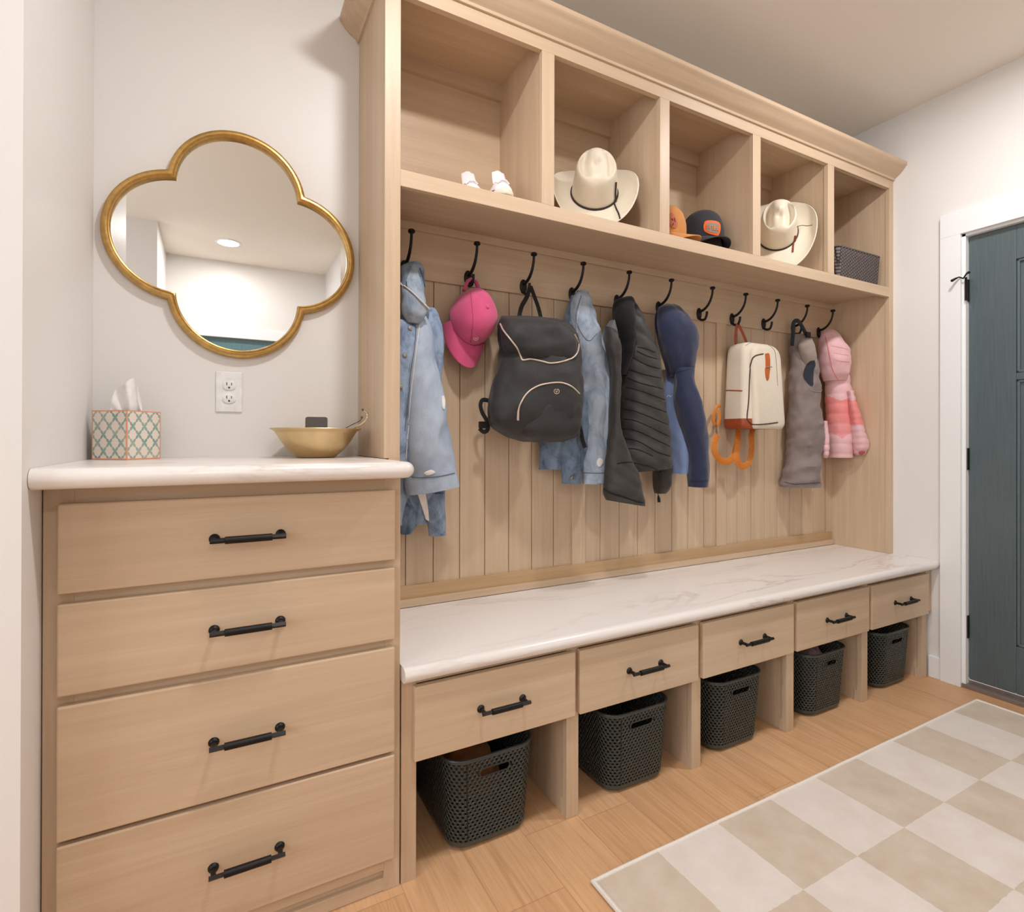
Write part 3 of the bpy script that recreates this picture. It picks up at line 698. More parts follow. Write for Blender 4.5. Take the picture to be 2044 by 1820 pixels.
# ------------------------------------------------------------------ pale denim jacket on the first hook
t = thing('denim_jacket', 'pale light-blue denim jacket hanging on the hook nearest the left stile', 'jacket', (.84, -.1, 1.66), 'denim jackets on the hooks')
body = loft([(612, 772, 868, .03), (650, 756, 884, .045), (740, 752, 882, .05), (830, 752, 884, .05), (920, 755, 883, .045), (985, 760, 884, .04), (1045, 768, 868, .03)], fold=folds(1, (.005, 5, .3, 0), (.003, 9, 1, 2)), grain=.006, front=.0)
bb = body.build('back_body', M['denim_d'], t, smooth=True)
hem1 = loft([(985, 850, 886, .02), (1010, 846, 887, .022), (1040, 852, 887, .02), (1069, 858, 889, .012)], n=24, m=20, front=.045, grain=.005); hem1.build('hem_flap', M['denim_d'], t, smooth=True)
hem2 = loft([(985, 790, 842, .02), (1015, 792, 846, .02), (1045, 796, 834, .018), (1066, 800, 818, .01)], n=24, m=20, front=.03, grain=.005); hem2.build('hem_flap', M['denim_k'], t, smooth=True)
lap = MB(); P = on(bvh_of(body, hem1, hem2), [(836, 985), (846, 985), (857, 1010), (852, 1040), (846, 1035)], .012)
if len(P) == 5: lap.add(P + [p + Vector((0, .006, 0)) for p in P], [(0, 1, 2, 3, 4), (9, 8, 7, 6, 5), (0, 5, 6, 1), (1, 6, 7, 2), (2, 7, 8, 3), (3, 8, 9, 4), (4, 9, 5, 0)]); lap.build('inner_facing', M['fray'], t)
sl = loft([(632, 822, 846, .03), (660, 814, 858, .045), (720, 806, 868, .055), (790, 802, 884, .06), (860, 802, 894, .06), (915, 806, 904, .055), (948, 808, 909, .05), (977, 810, 915, .045)], fold=folds(2, (.004, 3, .3, 1)), grain=.007, front=.055, slope=.012)
so = sl.build('sleeve', M['denim'], t, smooth=True)
cf = loft([(944, 807, 910, .054), (960, 808, 913, .052), (979, 810, 916.5, .05)], m=10, front=.052, grain=.003, slope=.012); cf.build('cuff', M['denim'], t, smooth=True)
fp = loft([(640, 770, 816, .025), (660, 768, 838, .03), (720, 768, 831, .035), (800, 768, 823, .035), (880, 768, 816, .035), (930, 770, 811, .03)], n=30, m=40, front=.085, grain=.004); fp.build('button_front', M['denim_d'], t, smooth=True)
cl = loft([(524, 816, 836, .012), (535, 803, 843, .022), (560, 800, 846, .034), (600, 801, 851, .04), (625, 804, 856, .036), (641, 812, 850, .02)], n=36, m=34, front=.05, grain=.006, fold=folds(3, (.004, 2, 1.2, 0))); cl.build('collar', M['denim_d'], t, smooth=True)
lf_ = loft([(574, 801, 813, .008), (588, 801, 830, .016), (604, 802, 847, .02), (618, 803, 855, .02), (632, 806, 848, .018), (645, 814, 838, .01)], n=36, m=30, front=.125, grain=.009, seed=17); lf_.build('collar_leaf', M['denim_f'], t, smooth=True)
bv = bvh_of(cl, lf_, fp, sl, cf, body, hem1)
inn = patch(bv, curve([(812, 560), (820, 538), (826, 529), (834, 545), (843, 580), (848, 608), (836, 600), (822, 585), (813, 578)], 26), .003, .002); inn.build('collar_lining', M['denim_f'], t, smooth=True)
seam('collar_edge', M['stitch'], t, bv, [(801, 565), (808, 573), (824, 587), (840, 602), (855, 617)], .0026, off=.004)
seam('collar_seam', M['stitch_d'], t, bv, [(824, 540), (819, 556), (814, 574)], .0012, 16); seam('collar_seam', M['stitch_d'], t, bv, [(838, 536), (845, 560), (850, 588), (855, 612)], .0026, 24)
seam('lining_stitch', M['stitch_d'], t, bv, [(821, 570), (830, 566), (839, 564)], .0012, 14)
seam('placket_seam', M['stitch'], t, bv, [(837, 648), (833, 680), (828, 720), (821, 780), (815, 850), (810, 914)], .0018)
seam('placket_stitch', M['stitch_d'], t, bv, [(830, 652), (828, 690), (822, 730), (815, 790), (808, 860)], .0012)
seam('cuff_stitch', M['stitch_d'], t, bv, [(822, 952), (850, 953), (880, 950), (907, 944)], .0013)
for x, y in ((818, 655), (808, 709), (800, 771)):
    P = on(bv, [(x, y)], .002)
    if P: b = MB(); b.lathe([(.0, -.004), (.006, -.003), (.007, 0)], P[0], 14, 'y'); b.build('button', M['metal'], t, smooth=True)
for pl in ([(846, 944), (852, 940), (862, 938), (868, 942), (862, 946), (852, 948)], [(881, 792), (884, 790), (887, 800), (886, 816), (882, 812)]):
    pt = patch(bv, curve(pl + pl[:1], 18)[:-1], .002, .003)
    if pt.f: pt.build('frayed_patch', M['fray'], t, smooth=True)

# ------------------------------------------------------------------ caps
def cap_mesh(root, T, mats, crown=(.078, .095, .115), brim=.07, panels=True, bend=.022, taper=0.):
    """T maps cap space (x right, y towards the peak, z up) to the world"""
    a, b_, h = crown; C0, C1, C2 = mats
    n, m = 40, 18; R = []
    for i in range(m + 1):
        th = pi / 2 * i / m * .98; r = cos(th) ** .72; z = h * sin(th) ** 1.0
        R.append([T @ Vector((a * r * cos(2 * pi * j / n) * (1 - taper * max(0, -sin(2 * pi * j / n))), b_ * r * (sin(2 * pi * j / n) + .08 * (1 if sin(2 * pi * j / n) > 0 else 0) * sin(th)), z)) for j in range(n)])
    cb = MB(); cb.rings(R, False, True, mfn=lambda u, v: 1 if .52 < v < .98 else 0); cb.build('crown', [C0, C1], root, smooth=True, angle=180)
    bb_ = MB(); G = []; w, d = 22, 9
    for lay in (0, 1):
        for i in range(d + 1):
            for j in range(w + 1):
                ph = radians(20 + 140 * j / w); q = i / d
                x0_, y0_ = a * .985 * cos(ph), b_ * .985 * sin(ph); ex = brim * (sin(radians(180 * j / w)) ** .55)
                x = x0_ * (1 + .10 * q) ; y = y0_ + ex * q; z = .004 - bend * (x / a) ** 2 * q - .012 * q - lay * .003
                G.append(T @ Vector((x, y, z)))
    k = (d + 1) * (w + 1); F = []
    for i in range(d):
        for j in range(w):
            p = i * (w + 1) + j; F.append((p, p + 1, p + w + 2, p + w + 1)); F.append((k + p, k + p + w + 1, k + p + w + 2, k + p + 1))
    for j in range(w): p = d * (w + 1) + j; F.append((p, p + 1, k + p + 1, k + p))
    bb_.add(G, F); bb_.build('peak', C2, root, smooth=True, angle=60)
    tb = MB(); tb.lathe([(0, .007), (.006, .005), (.008, 0)], (0, 0, h - .001), 14); tb.v = [T @ v for v in tb.v]; tb.build('top_button', C0, root, smooth=True)
    return cb, bb_
def frame(org, fwd, up):
    f = Vector(fwd).normalized(); u = Vector(up); u = (u - f * u.dot(f)).normalized(); r = f.cross(u)
    return Matrix(((r.x, f.x, u.x, org[0]), (r.y, f.y, u.y, org[1]), (r.z, f.z, u.z, org[2]), (0, 0, 0, 1)))
def ring_logo(name, mat, parent, c, nrm, r, thick=.0009):
    nrm = Vector(nrm).normalized(); a = nrm.cross(Vector((0, 0, 1))).normalized(); u = a.cross(nrm).normalized(); b = MB(); c = Vector(c)
    b.tube([c + a * (r * cos(q)) + u * (r * sin(q)) for q in [pi / 2 + .45 + (2 * pi - .9) * k / 28 for k in range(29)]], thick, 6)
    b.tube([c + u * (r * .95) + a * (r * .25), c + u * (r * .1) + a * (r * .3), c - u * (r * .45)], thick, 6); b.tube([c + u * (r * .95) - a * (r * .25), c + u * (r * .1) - a * (r * .3), c - u * (r * .45)], thick, 6)
    return b.build(name, mat, parent, smooth=True)
t = thing('baseball_cap', 'bright pink baseball cap hanging from a hook by its back strap', 'cap', (1.073, -.1, 1.6), 'caps')
T = frame((1.066, -.066, 1.535), (-.12, -.20, -1), (.12, -1, -.16))
cb, pk = cap_mesh(t, T, (M['pink'], M['pink'], M['pink']), (.083, .100, .105), .082, bend=.03, taper=.32)
b = MB(); b.tube([Vector((1.04, -.07, 1.625)), Vector((1.055, -.068, 1.66)), Vector((1.072, -.066, 1.672)), Vector((1.088, -.068, 1.66)), Vector((1.098, -.072, 1.628))], .006, 8, flat=1.8, up=(0, 1, 0)); b.build('back_strap', M['pink'], t, smooth=True)
bv = bvh_of(cb, pk)
seam('peak_seam', M['pink_seam'], t, bv, [(905, 652), (916, 670), (932, 684), (950, 690), (968, 684)], .0012)
seam('panel_seam', M['pink_seam'], t, bv, [(940, 585), (942, 610), (944, 640), (940, 683)], .0008)
P = on(bv, [(950, 674)], .0015)
if P: ring_logo('embroidered_mark', M['stitch'], t, P[0], CAM - P[0], .0072)

# ------------------------------------------------------------------ black backpack
t = thing('black_backpack', 'black nylon backpack with pale curved zips hanging on the third hook', 'backpack', (1.3, -.15, 1.68), 'backpacks')
body = loft([(636, 1010, 1120, .035), (645, 1000, 1138, .055), (665, 999, 1149, .065), (700, 1001, 1156, .075), (735, 996, 1163, .085), (775, 984, 1165, .09), (820, 977, 1161, .09), (850, 982, 1158, .085), (870, 1010, 1150, .07), (882, 1046, 1118, .04)], n=56, m=64, expo=2.7, k=.25, fold=folds(5, (.003, 4, .8, 0), (.002, 7, 1.5, 1)), grain=.009, front=.045, seed=5)
body.build('main_compartment', M['black_nylon'], t, smooth=True)
top = loft([(637, 1003, 1128, .02), (650, 1000, 1141, .05), (680, 1003, 1153, .06), (705, 1010, 1155, .06), (722, 1030, 1150, .05), (730, 1046, 1130, .02)], n=44, m=34, expo=2.5, k=.25, grain=.008, front=.100, seed=8, fold=folds(15, (.003, 5, 1, 0))); top.build('top_flap', M['black_nylon'], t, smooth=True)
pkt = loft([(762, 1072, 1132, .02), (775, 1050, 1157, .04), (800, 1037, 1161, .05), (840, 1030, 1159, .055), (868, 1036, 1150, .05), (880, 1060, 1112, .03)], n=44, m=34, expo=2.6, k=.25, grain=.007, front=.120, seed=9); pkt.build('front_pocket', M['black_nylon'], t, smooth=True)
bv = bvh_of(body, top, pkt)
seam('top_zip', M['zip'], t, bv, [(999, 646), (1006, 660), (1020, 678), (1033, 695), (1040, 713), (1044, 719), (1060, 717), (1085, 722), (1100, 725), (1125, 721), (1145, 712), (1154, 697), (1153, 682), (1146, 668)], .0028, 60, .0015)
seam('pocket_zip', M['zip'], t, bv, [(1033, 838), (1034, 822), (1040, 803), (1053, 784), (1072, 771), (1095, 765), (1120, 764), (1140, 771), (1156, 786)], .0027, 50, .0015)
b = MB(); P = on(bv, [(1036, 812), (1034, 822), (1033, 838)], .006)
if len(P) == 3: b.tube(P, .0035, 6, flat=.5); b.build('zip_pull', M['zip'], t, smooth=True)
P = on(bv, [(1110.5, 781)], .0025)
if P:
    ring_logo('round_mark', M['zip'], t, P[0], CAM - P[0], .0085, .0012)
for pts in (([(1058, 571), (1052, 592), (1041, 612), (1036, 634), (1034, 642)]), ([(1059, 571), (1066, 590), (1074, 612), (1079, 632), (1080, 642)])):
    P = [at(x, y, Y=-.075 - .03 * i / 4) for i, (x, y) in enumerate(curve(pts, 9)[::2])]
    b = MB(); b.tube(cat([tuple(p) for p in P], 14), .0085, 8, flat=.3, up=(0, 1, 0)); b.build('grab_handle', M['black_strap'], t, smooth=True)
b = MB(); b.tube([tuple(at(x, y, Y=yy)) for x, y, yy in curve([(977, 800, -.1), (964, 798, -.1), (959, 808, -.105), (963, 824, -.11), (972, 840, -.11), (974, 856, -.11), (966, 862, -.11), (957, 855, -.11)], 26)], .0075, 8, flat=.35, up=(0, 1, 0)); b.build('side_strap', M['black_strap'], t, smooth=True)
bk_ = at(964, 848, Y=-.112); b = MB(); b.box(bk_.x - .016, bk_.x + .016, bk_.y - .005, bk_.y + .004, bk_.z - .012, bk_.z + .012); b.build('buckle', M['hook'], t, bevel=.003)
b = MB(); b.tube([tuple(at(x, y, Y=yy)) for x, y, yy in curve([(1156, 846, -.12), (1160, 862, -.13), (1163, 878, -.13), (1168, 893, -.13)], 12)], .009, 8, flat=.35, up=(0, 1, 0)); b.build('side_strap', M['black_strap'], t, smooth=True)

# ------------------------------------------------------------------ faded denim jacket behind the backpack
t = thing('denim_jacket', 'faded denim jacket half hidden behind the black backpack', 'jacket', (1.52, -.1, 1.67), 'denim jackets on the hooks')
body = loft([(590, 1142, 1172, .02), (630, 1130, 1186, .03), (720, 1110, 1196, .03), (800, 1095, 1200, .032), (880, 1082, 1190, .03), (936, 1078, 1170, .022)], fold=folds(6, (.004, 6, .2, 0)), grain=.006, seed=3); body.build('back_body', M['denim_k'], t, smooth=True)
s2 = loft([(840, 1110, 1150, .02), (890, 1116, 1158, .024), (930, 1119, 1160, .024), (965, 1122, 1160, .02)], n=30, m=24, front=.03, grain=.005, seed=4); s2.build('rear_sleeve', M['denim_k'], t, smooth=True)
sl = loft([(581, 1156, 1168, .014), (594, 1143, 1178, .025), (620, 1139, 1187, .03), (660, 1141, 1198, .034), (720, 1146, 1217, .036), (765, 1152, 1228, .036), (820, 1157, 1226, .036), (890, 1161, 1221, .036), (950, 1163, 1214, .034), (964, 1164, 1212, .033)], fold=folds(7, (.004, 3, .5, 1), (.0022, 2, 9, 0)), grain=.007, front=.032, seed=6); sl.build('front_sleeve', M['denim_f'], t, smooth=True)
cf = loft([(944, 1162.5, 1215, .036), (954, 1163, 1214, .036), (965, 1163, 1213, .036)], m=8, front=.031, grain=.002); cf.build('cuff', M['denim_f'], t, smooth=True)
bv = bvh_of(sl, cf, s2, body)
seam('cuff_stitch', M['stitch_d'], t, bv, [(1165, 943), (1180, 944), (1200, 944), (1213, 942)], .0012)
seam('shoulder_seam', M['stitch_d'], t, bv, [(1160, 590), (1150, 630), (1158, 660), (1175, 680), (1192, 665)], .0012)
seam('edge_stitch', M['stitch'], t, bv, [(1160, 600), (1152, 640), (1154, 690), (1157, 740)], .0012)
pt = patch(bv, curve([(1192, 918), (1197, 914), (1203, 918), (1202, 926), (1196, 932), (1191, 926), (1192, 918)], 16)[:-1], .002, .003)
if pt.f: pt.build('frayed_patch', M['fray'], t, smooth=True)
P = on(bv, [(1141, 953)], .002)
if P: b = MB(); b.lathe([(0, -.005), (.006, -.004), (.0075, 0)], P[0], 14, 'y'); b.build('button', M['metal'], t, smooth=True)

# ------------------------------------------------------------------ quilted black jacket
t = thing('quilted_jacket', 'black quilted jacket with diagonal stitching hanging beside the faded denim jacket', 'jacket', (1.743, -.12, 1.67))
def quilt(u, v, q):
    s = (q.z + .62 * q.x - .3 * q.y + .006 * noise.noise(q * 8)) / .058; return -.0065 * (1 - abs(sin(s * pi)) ** .38) + .002 * noise.noise(q * 18)
body = loft([(596, 1238, 1258, .02), (606, 1236, 1268, .04), (640, 1234, 1286, .055), (690, 1236, 1308, .065), (740, 1238, 1320, .07), (800, 1238, 1328, .075), (870, 1232, 1338, .08), (920, 1220, 1342, .085), (938, 1226, 1342, .08)], n=60, m=110, k=.5, fold=quilt, grain=.004, front=.01, seed=11, slope=.01); body.build('quilted_body', M['puffer_k'], t, smooth=True)
hem = loft([(930, 1302, 1343, .05), (950, 1302, 1342, .05), (970, 1303, 1340, .045), (984, 1306, 1330, .03)], n=30, m=18, k=.5, front=.015, grain=.006, seed=12); hem.build('front_hem', M['puffer_k'], t, smooth=True)
sv = loft([(660, 1206, 1232, .03), (700, 1208, 1240, .035), (760, 1216, 1240, .035), (850, 1214, 1240, .035), (910, 1210, 1262, .04), (950, 1206, 1278, .045), (985, 1205, 1284, .045), (1004, 1212, 1287, .035)], n=40, m=60, k=.3, front=.128, fold=lambda u, v, q: .6 * quilt(u, v, q) if v < .8 else 0, grain=.006, seed=13, slope=-.014); sv.build('sleeve', M['puffer_k'], t, smooth=True)
cl = loft([(594, 1244, 1258, .02), (602, 1225, 1264, .035), (630, 1223, 1268, .05), (668, 1230, 1268, .045), (705, 1236, 1263, .035), (748, 1232, 1250, .02)], n=36, m=40, k=.3, front=.055, grain=.007, seed=14); cl.build('collar', M['puffer_in'], t, smooth=True)
pn = loft([(640, 1216, 1228, .02), (668, 1203, 1234, .025), (700, 1211, 1236, .025), (732, 1226, 1236, .012)], n=24, m=24, k=.3, front=.115, grain=.003, seed=15); pn.build('satin_lining', M['grey_lining'], t, smooth=True)
bv = bvh_of(body)
for pl in ([(335, 628), (400, 640), (468, 668)], [(330, 655), (400, 690), (478, 715)], [(305, 705), (400, 755), (498, 785)], [(280, 790), (380, 825), (512, 855)], [(262, 850), (360, 890), (520, 930)], [(255, 920), (370, 950), (535, 1010)],
           [(248, 1000), (350, 1030), (545, 1100)], [(240, 1075), (350, 1105), (555, 1190)], [(238, 1150), (340, 1170), (565, 1275)], [(232, 1220), (340, 1240), (572, 1350)], [(228, 1290), (340, 1312), (480, 1390), (575, 1420)], [(222, 1365), (330, 1370), (450, 1420)]):
    seam('quilt_seam', M['puffer_in'], t, bv, [(1180 + x / 3.64, 520 + y / 3.64) for x, y in pl], .0021, 26, .0002)
bv = bvh_of(body, sv, cl, hem, pn)
seam('hem_seam', M['puffer_in'], t, bv, [(1232, 925), (1255, 922), (1285, 928), (1300, 932), (1320, 942)], .002)
seam('cuff_binding', M['puffer_in'], t, bv, [(1206, 975), (1220, 984), (1245, 992), (1268, 1000), (1284, 1003)], .003)
b = MB(); b.tube([tuple(at(x, y, Y=-.16)) for x, y in ((1313, 978), (1314, 990))], .0016, 6); b.tube([tuple(at(x, y, Y=-.16)) for x, y in ((1314, 989), (1315, 995), (1315.5, 1002))], [.003, .006, .006], 8); b.build('zip_pull', M['hook'], t, smooth=True)

# ------------------------------------------------------------------ navy hooded jacket
t = thing('hooded_jacket', 'navy hooded jacket with light blue front hanging right of the quilted jacket', 'jacket', (1.971, -.12, 1.67))
body = loft([(725, 1330, 1374, .03), (760, 1329, 1376, .04), (810, 1329, 1382, .045), (870, 1334, 1386, .05), (910, 1340, 1386, .05), (945, 1343, 1376, .045)], n=40, m=44, k=.5, fold=folds(21, (.004, 4, .2, 0)), grain=.005, front=.0, seed=21); body.build('light_blue_front', M['lblue'], t, smooth=True)
hd = loft([(608, 1326, 1344, .02), (616, 1312, 1356, .04), (640, 1306, 1378, .06), (668, 1310, 1391, .068), (700, 1318, 1388, .065), (732, 1327, 1384, .055), (752, 1331, 1380, .04)], n=48, m=48, k=.5, fold=folds(22, (.006, 3, .15, .6), (.0025, 5, .5, 0)), grain=.005, front=.03, seed=22); hd.build('hood', M['navy'], t, smooth=True)
sl = loft([(735, 1342, 1384, .04), (765, 1345, 1386, .05), (803, 1345, 1400, .058), (860, 1358, 1411, .058), (905, 1369, 1414, .055), (950, 1371, 1416, .05), (971, 1373, 1414, .045)], n=40, m=54, k=.5, fold=folds(23, (.003, 3, .4, 0)), grain=.004, front=.06, seed=23); sl.build('sleeve', M['navy'], t, smooth=True)
bv = bvh_of(hd, sl, body)
seam('hood_seam', M['navy_k'], t, bv, [(1334, 745), (1350, 742), (1370, 738), (1384, 730)], .0014); seam('cuff_seam', M['navy_k'], t, bv, [(1373, 958), (1390, 960), (1414, 958)], .0012)
seam('chest_embroidery', M['fray'], t, bv, [(1331, 793), (1335, 789), (1338, 792), (1341, 789)], .0016, 14)

# ------------------------------------------------------------------ cream backpack
t = thing('cream_backpack', 'cream backpack with tan leather base and straps hanging between two empty hooks', 'backpack', (2.44, -.1, 1.68), 'backpacks')
X0, X1, YB, YF, Z0, Z1 = 2.352, 2.606, -.04, -.165, 1.165, 1.556
def packring(z, s, f0=0., sx=1.):
    cxm = (X0 + X1) / 2; tp = (z - Z0) / (Z1 - Z0); hx = (X1 - X0) / 2 * (1 - .10 * tp) * s * sx; y0_, y1_ = YB - (1 - s) * .02, YF + .018 * tp + (1 - s) * .045
    r = .026 * s; hy = (y0_ - y1_) / 2; cy_ = (y0_ + y1_) / 2
    L = []
    for qx, qy, a0 in ((1, -1, -pi / 2), (1, 1, 0), (-1, 1, pi / 2), (-1, -1, pi)):
        for k in range(9): a = a0 + pi / 2 * k / 8; L.append((cxm + .012 * tp + qx * (hx - r) + r * cos(a), cy_ + qy * (hy - r) + r * sin(a), z))
    return L
zs = [(Z0, .90), (Z0 + .006, .965), (Z0 + .016, .99), (Z0 + .028, 1.)] + [(Z0 + .028 + (Z1 - .07 - Z0 - .028) * k / 14, 1.) for k in range(1, 15)] + [(Z1 - .05, .995), (Z1 - .03, .965), (Z1 - .015, .91), (Z1 - .005, .82), (Z1, .68)]
b = MB(); b.rings([packring(z, s) for z, s in zs], mfn=lambda u, v: 0); body = b; b.build('bag_body', M['cream'], t, smooth=True, angle=60)
b = MB(); b.rings([packring(z, s * 1.006) for z, s in ((Z0 - .004, .88), (Z0 + .002, .955), (Z0 + .012, .985), (Z0 + .027, 1.0), (Z0 + .042, 1.002))], True, False); b.build('leather_base', M['tan_dark'], t, smooth=True, angle=60)
# front panel stands forward of the body, with a dark piped pocket
b = MB(); R = []
def fpoly(ins, y):
    xa, xb, za, zb, r = X0 + .052 + ins, X1 + .012 - ins, Z0 - .004 + ins, Z1 - .01 - ins, .05; L = []
    for qx, qz, a0, rr in ((xb, zb, 0, .055), (xa, zb, pi / 2, .05), (xa, za, pi, .018), (xb, za, 1.5 * pi, .03)):
        sx = -1 if qx == xb else 1; sz = -1 if qz == zb else 1
        for k in range(8): a = a0 + pi / 2 * k / 7; zz = qz + sz * rr + rr * sin(a); tp = (zz - Z0) / (Z1 - Z0); L.append((qx + sx * rr + rr * cos(a) - (.014 * tp if qx == xb else 0), y + .018 * tp, zz))
    return L
b.rings([fpoly(.006, -.14), fpoly(0, -.158), fpoly(.0, -.170), fpoly(.006, -.180), fpoly(.02, -.184)]); b.build('front_panel', M['cream'], t, smooth=True, angle=50); fpm = b
bv = bvh_of(body, fpm)
seam('pocket_piping', M['piping'], t, bv, [(1523, 706), (1506, 711), (1499, 725), (1496, 750), (1494, 800), (1491, 833), (1495, 842), (1503, 847), (1530, 846), (1552, 843)], .0030, 60, .0008)
seam('panel_stitch', M['grey_in'], t, bv, [(1488, 690), (1500, 684), (1525, 686), (1541, 694), (1548, 710), (1552, 770)], .0012, 40)
seam('side_zip_trim', M['tan_dark'], t, bv, [(1443.5, 779.5), (1455, 779), (1470, 779.5), (1482, 780)], .003, 20, .001)
pt = patch(bv, curve([(1527, 706), (1534, 706), (1536, 722), (1535, 742), (1533, 757), (1530, 758), (1527, 745), (1528, 728), (1527, 706)], 30)[:-1], .0015, .004)
if pt.f: pt.build('leather_tab', M['tan'], t, smooth=True)
P = on(bv, [(1526, 733), (1538, 733)], .0075)
if len(P) == 2: b = MB(); b.tube(P, .0024, 8); b.build('tab_buckle', M['metal'], t, smooth=True)
for pts in ([(1472, 648), (1469, 660), (1468, 680), (1468, 686)], [(1474, 648), (1480, 660), (1488, 678), (1491, 688)]):
    b = MB(); b.tube([tuple(at(x, y, Y=-.066 - .012 * i / 11)) for i, (x, y) in enumerate(curve(pts, 12))], .0095, 8, flat=.25, up=(0, 1, 0)); b.build('grab_handle', M['tan_dark'], t, smooth=True)
for pts in ([(1432, 868, -.07), (1427, 880, -.08), (1426, 900, -.09), (1438, 918, -.095), (1455, 920, -.095), (1466, 905, -.09), (1472, 880, -.07), (1474, 858, -.055)], [(1474, 858, -.07), (1472, 890, -.09), (1470, 915, -.1), (1480, 930, -.1), (1494, 924, -.095), (1500, 900, -.08), (1500, 870, -.07), (1503, 855, -.06)]):
    b = MB(); b.tube([tuple(at(x, y, Y=yy)) for x, y, yy in curve(pts, 44)], .0155, 8, flat=.14, up=(.3, 1, 0)); b.build('shoulder_strap', M['tan_strap'], t, smooth=True)
b = MB(); b.tube([tuple(at(x, y, Y=yy)) for x, y, yy in curve([(1438, 810, -.045), (1431, 812, -.05), (1424, 828, -.05), (1424, 842, -.05), (1431, 850, -.05), (1436, 838, -.05), (1436, 818, -.046)], 30)], .008, 8, flat=.3, up=(.3, 1, 0)); b.build('strap_fold', M['tan_strap'], t, smooth=True)
b = MB(); b.tube([tuple(at(x, y, Y=-.055)) for x, y in ((1430, 846), (1431, 856), (1432, 868))], .003, 8); b.build('strap_ring', M['metal'], t, smooth=True)

# ------------------------------------------------------------------ grey bib overalls
t = thing('bib_overalls', 'grey bib overalls hanging by a dark strap left of the pink coat', 'overalls', (2.888, -.12, 1.67))
def crump(u, v, q): return .009 * noise.noise(q * 9 + Vector((4, 2, 0))) + .016 * (.3 - abs(noise.noise(Vector((q.x * 9 + q.y * 9 + q.z * 7, 3.3, q.z * 17 - q.x * 6))))) + .010 * (.25 - abs(noise.noise(q * 21 + Vector((9, 1, 0)))))
body = loft([(668, 1582, 1602, .014), (690, 1580, 1618, .03), (715, 1578, 1629, .045), (760, 1576, 1636, .055), (810, 1573, 1640, .06), (860, 1571, 1643, .06), (905, 1573, 1637, .056), (940, 1564, 1635, .056), (972, 1562, 1634, .05)], n=52, m=74, k=.6, fold=crump, grain=.008, front=.0, seed=31); body.build('overall_body', M['grey'], t, smooth=True)
bib = loft([(676, 1600, 1622, .012), (690, 1594, 1626, .025), (715, 1600, 1630, .03), (745, 1606, 1632, .02)], n=30, m=24, k=.6, grain=.004, front=.06, seed=32); bib.build('bib_lining', M['grey_in'], t, smooth=True)
b = MB(); b.tube([tuple(at(x, y, Y=yy)) for x, y, yy in curve([(1581, 690, -.06), (1583, 665, -.065), (1584, 645, -.07), (1592, 640, -.082), (1600, 650, -.085), (1609, 668, -.09), (1616, 688, -.1)], 30)], .011, 8, flat=.3, up=(.3, 1, 0)); b.build('shoulder_strap', M['navy_k'], t, smooth=True)
bp = at(1613, 668, Y=-.1); b = MB(); b.box(bp.x - .016, bp.x + .016, bp.y - .006, bp.y + .004, bp.z - .014, bp.z + .014); b.build('strap_buckle', M['hook'], t, bevel=.003)
bv = bvh_of(body, bib)
pt = patch(bv, curve([(1625, 719), (1615, 722), (1606, 735), (1604, 752), (1610, 763), (1622, 770), (1623, 745), (1627, 728), (1625, 719)], 34)[:-1], .0015, .003)
if pt.f: pt.build('side_vent', M['navy_k'], t, smooth=True)
seam('bib_seam', M['grey_in'], t, bv, [(1582, 695), (1592, 705), (1600, 725), (1606, 755), (1618, 778), (1638, 782)], .0016)
seam('hem_seam', M['navy_k'], t, bv, [(1566, 962), (1590, 966), (1636, 963)], .0014)

# ------------------------------------------------------------------ pink puffer coat
t = thing('puffer_coat', 'light pink hooded puffer coat with coral chest band on the last hook', 'coat', (3.1, -.14, 1.66))
def puff(dz, amp): return lambda u, v, q: -amp * (1 - abs(sin(q.z / dz * pi)) ** .5) + .002 * noise.noise(q * 20)
def bandm(u, v):
    y = 725 + (913 - 725) * u; fr = cos(2 * pi * v); ch = 12 * (1 - abs(fr - .1))
    return 1 if 790 + ch * .9 < y < 836 + ch * .3 else 2 if 836 + ch * .3 <= y < 854 + ch * 1.3 else 0
body = loft([(725, 1644, 1692, .05), (760, 1645, 1697, .062), (800, 1647, 1703, .07), (840, 1648, 1705, .072), (880, 1648, 1705, .072), (913, 1648, 1703, .066)], n=52, m=90, k=.9, fold=puff(.052, .0045), grain=.003, front=.0, seed=41, mfn=bandm); body.build('coat_body', [M['rose'], M['coral'], M['salmon']], t, smooth=True, angle=180)
hd = loft([(657, 1650, 1662, .02), (664, 1640, 1672, .04), (690, 1633, 1691, .06), (717, 1634, 1697, .066), (745, 1638, 1695, .06), (760, 1642, 1690, .045)], n=48, m=50, k=.9, fold=puff(.062, .0025), grain=.006, front=.02, seed=42); hd.build('hood', M['rose'], t, smooth=True)
sl = loft([(780, 1690, 1704, .03), (815, 1692, 1714, .04), (850, 1696, 1725, .045), (885, 1700, 1736, .05), (902, 1702, 1731, .042), (908, 1706, 1725, .03)], n=36, m=50, k=.9, fold=puff(.032, .005), grain=.003, front=.11, seed=43, mfn=lambda u, v: 1 if .12 < u < .38 else 0); sl.build('sleeve', [M['rose'], M['coral']], t, smooth=True, angle=180)
s2 = loft([(840, 1641, 1652, .016), (880, 1641, 1656, .024), (905, 1642, 1655, .024), (914, 1643, 1652, .016)], n=28, m=30, k=.9, fold=puff(.032, .004), grain=.003, front=.10, seed=44); s2.build('near_sleeve', M['rose'], t, smooth=True)
bv = bvh_of(hd, sl, body)
for pl in ([(1660, 690), (1675, 693), (1692, 697)], [(1664, 704), (1680, 707), (1695, 709)], [(1668, 718), (1682, 721), (1696, 722)]): seam('hood_seam', M['salmon'], t, bv, pl, .0014, 16, .0003)
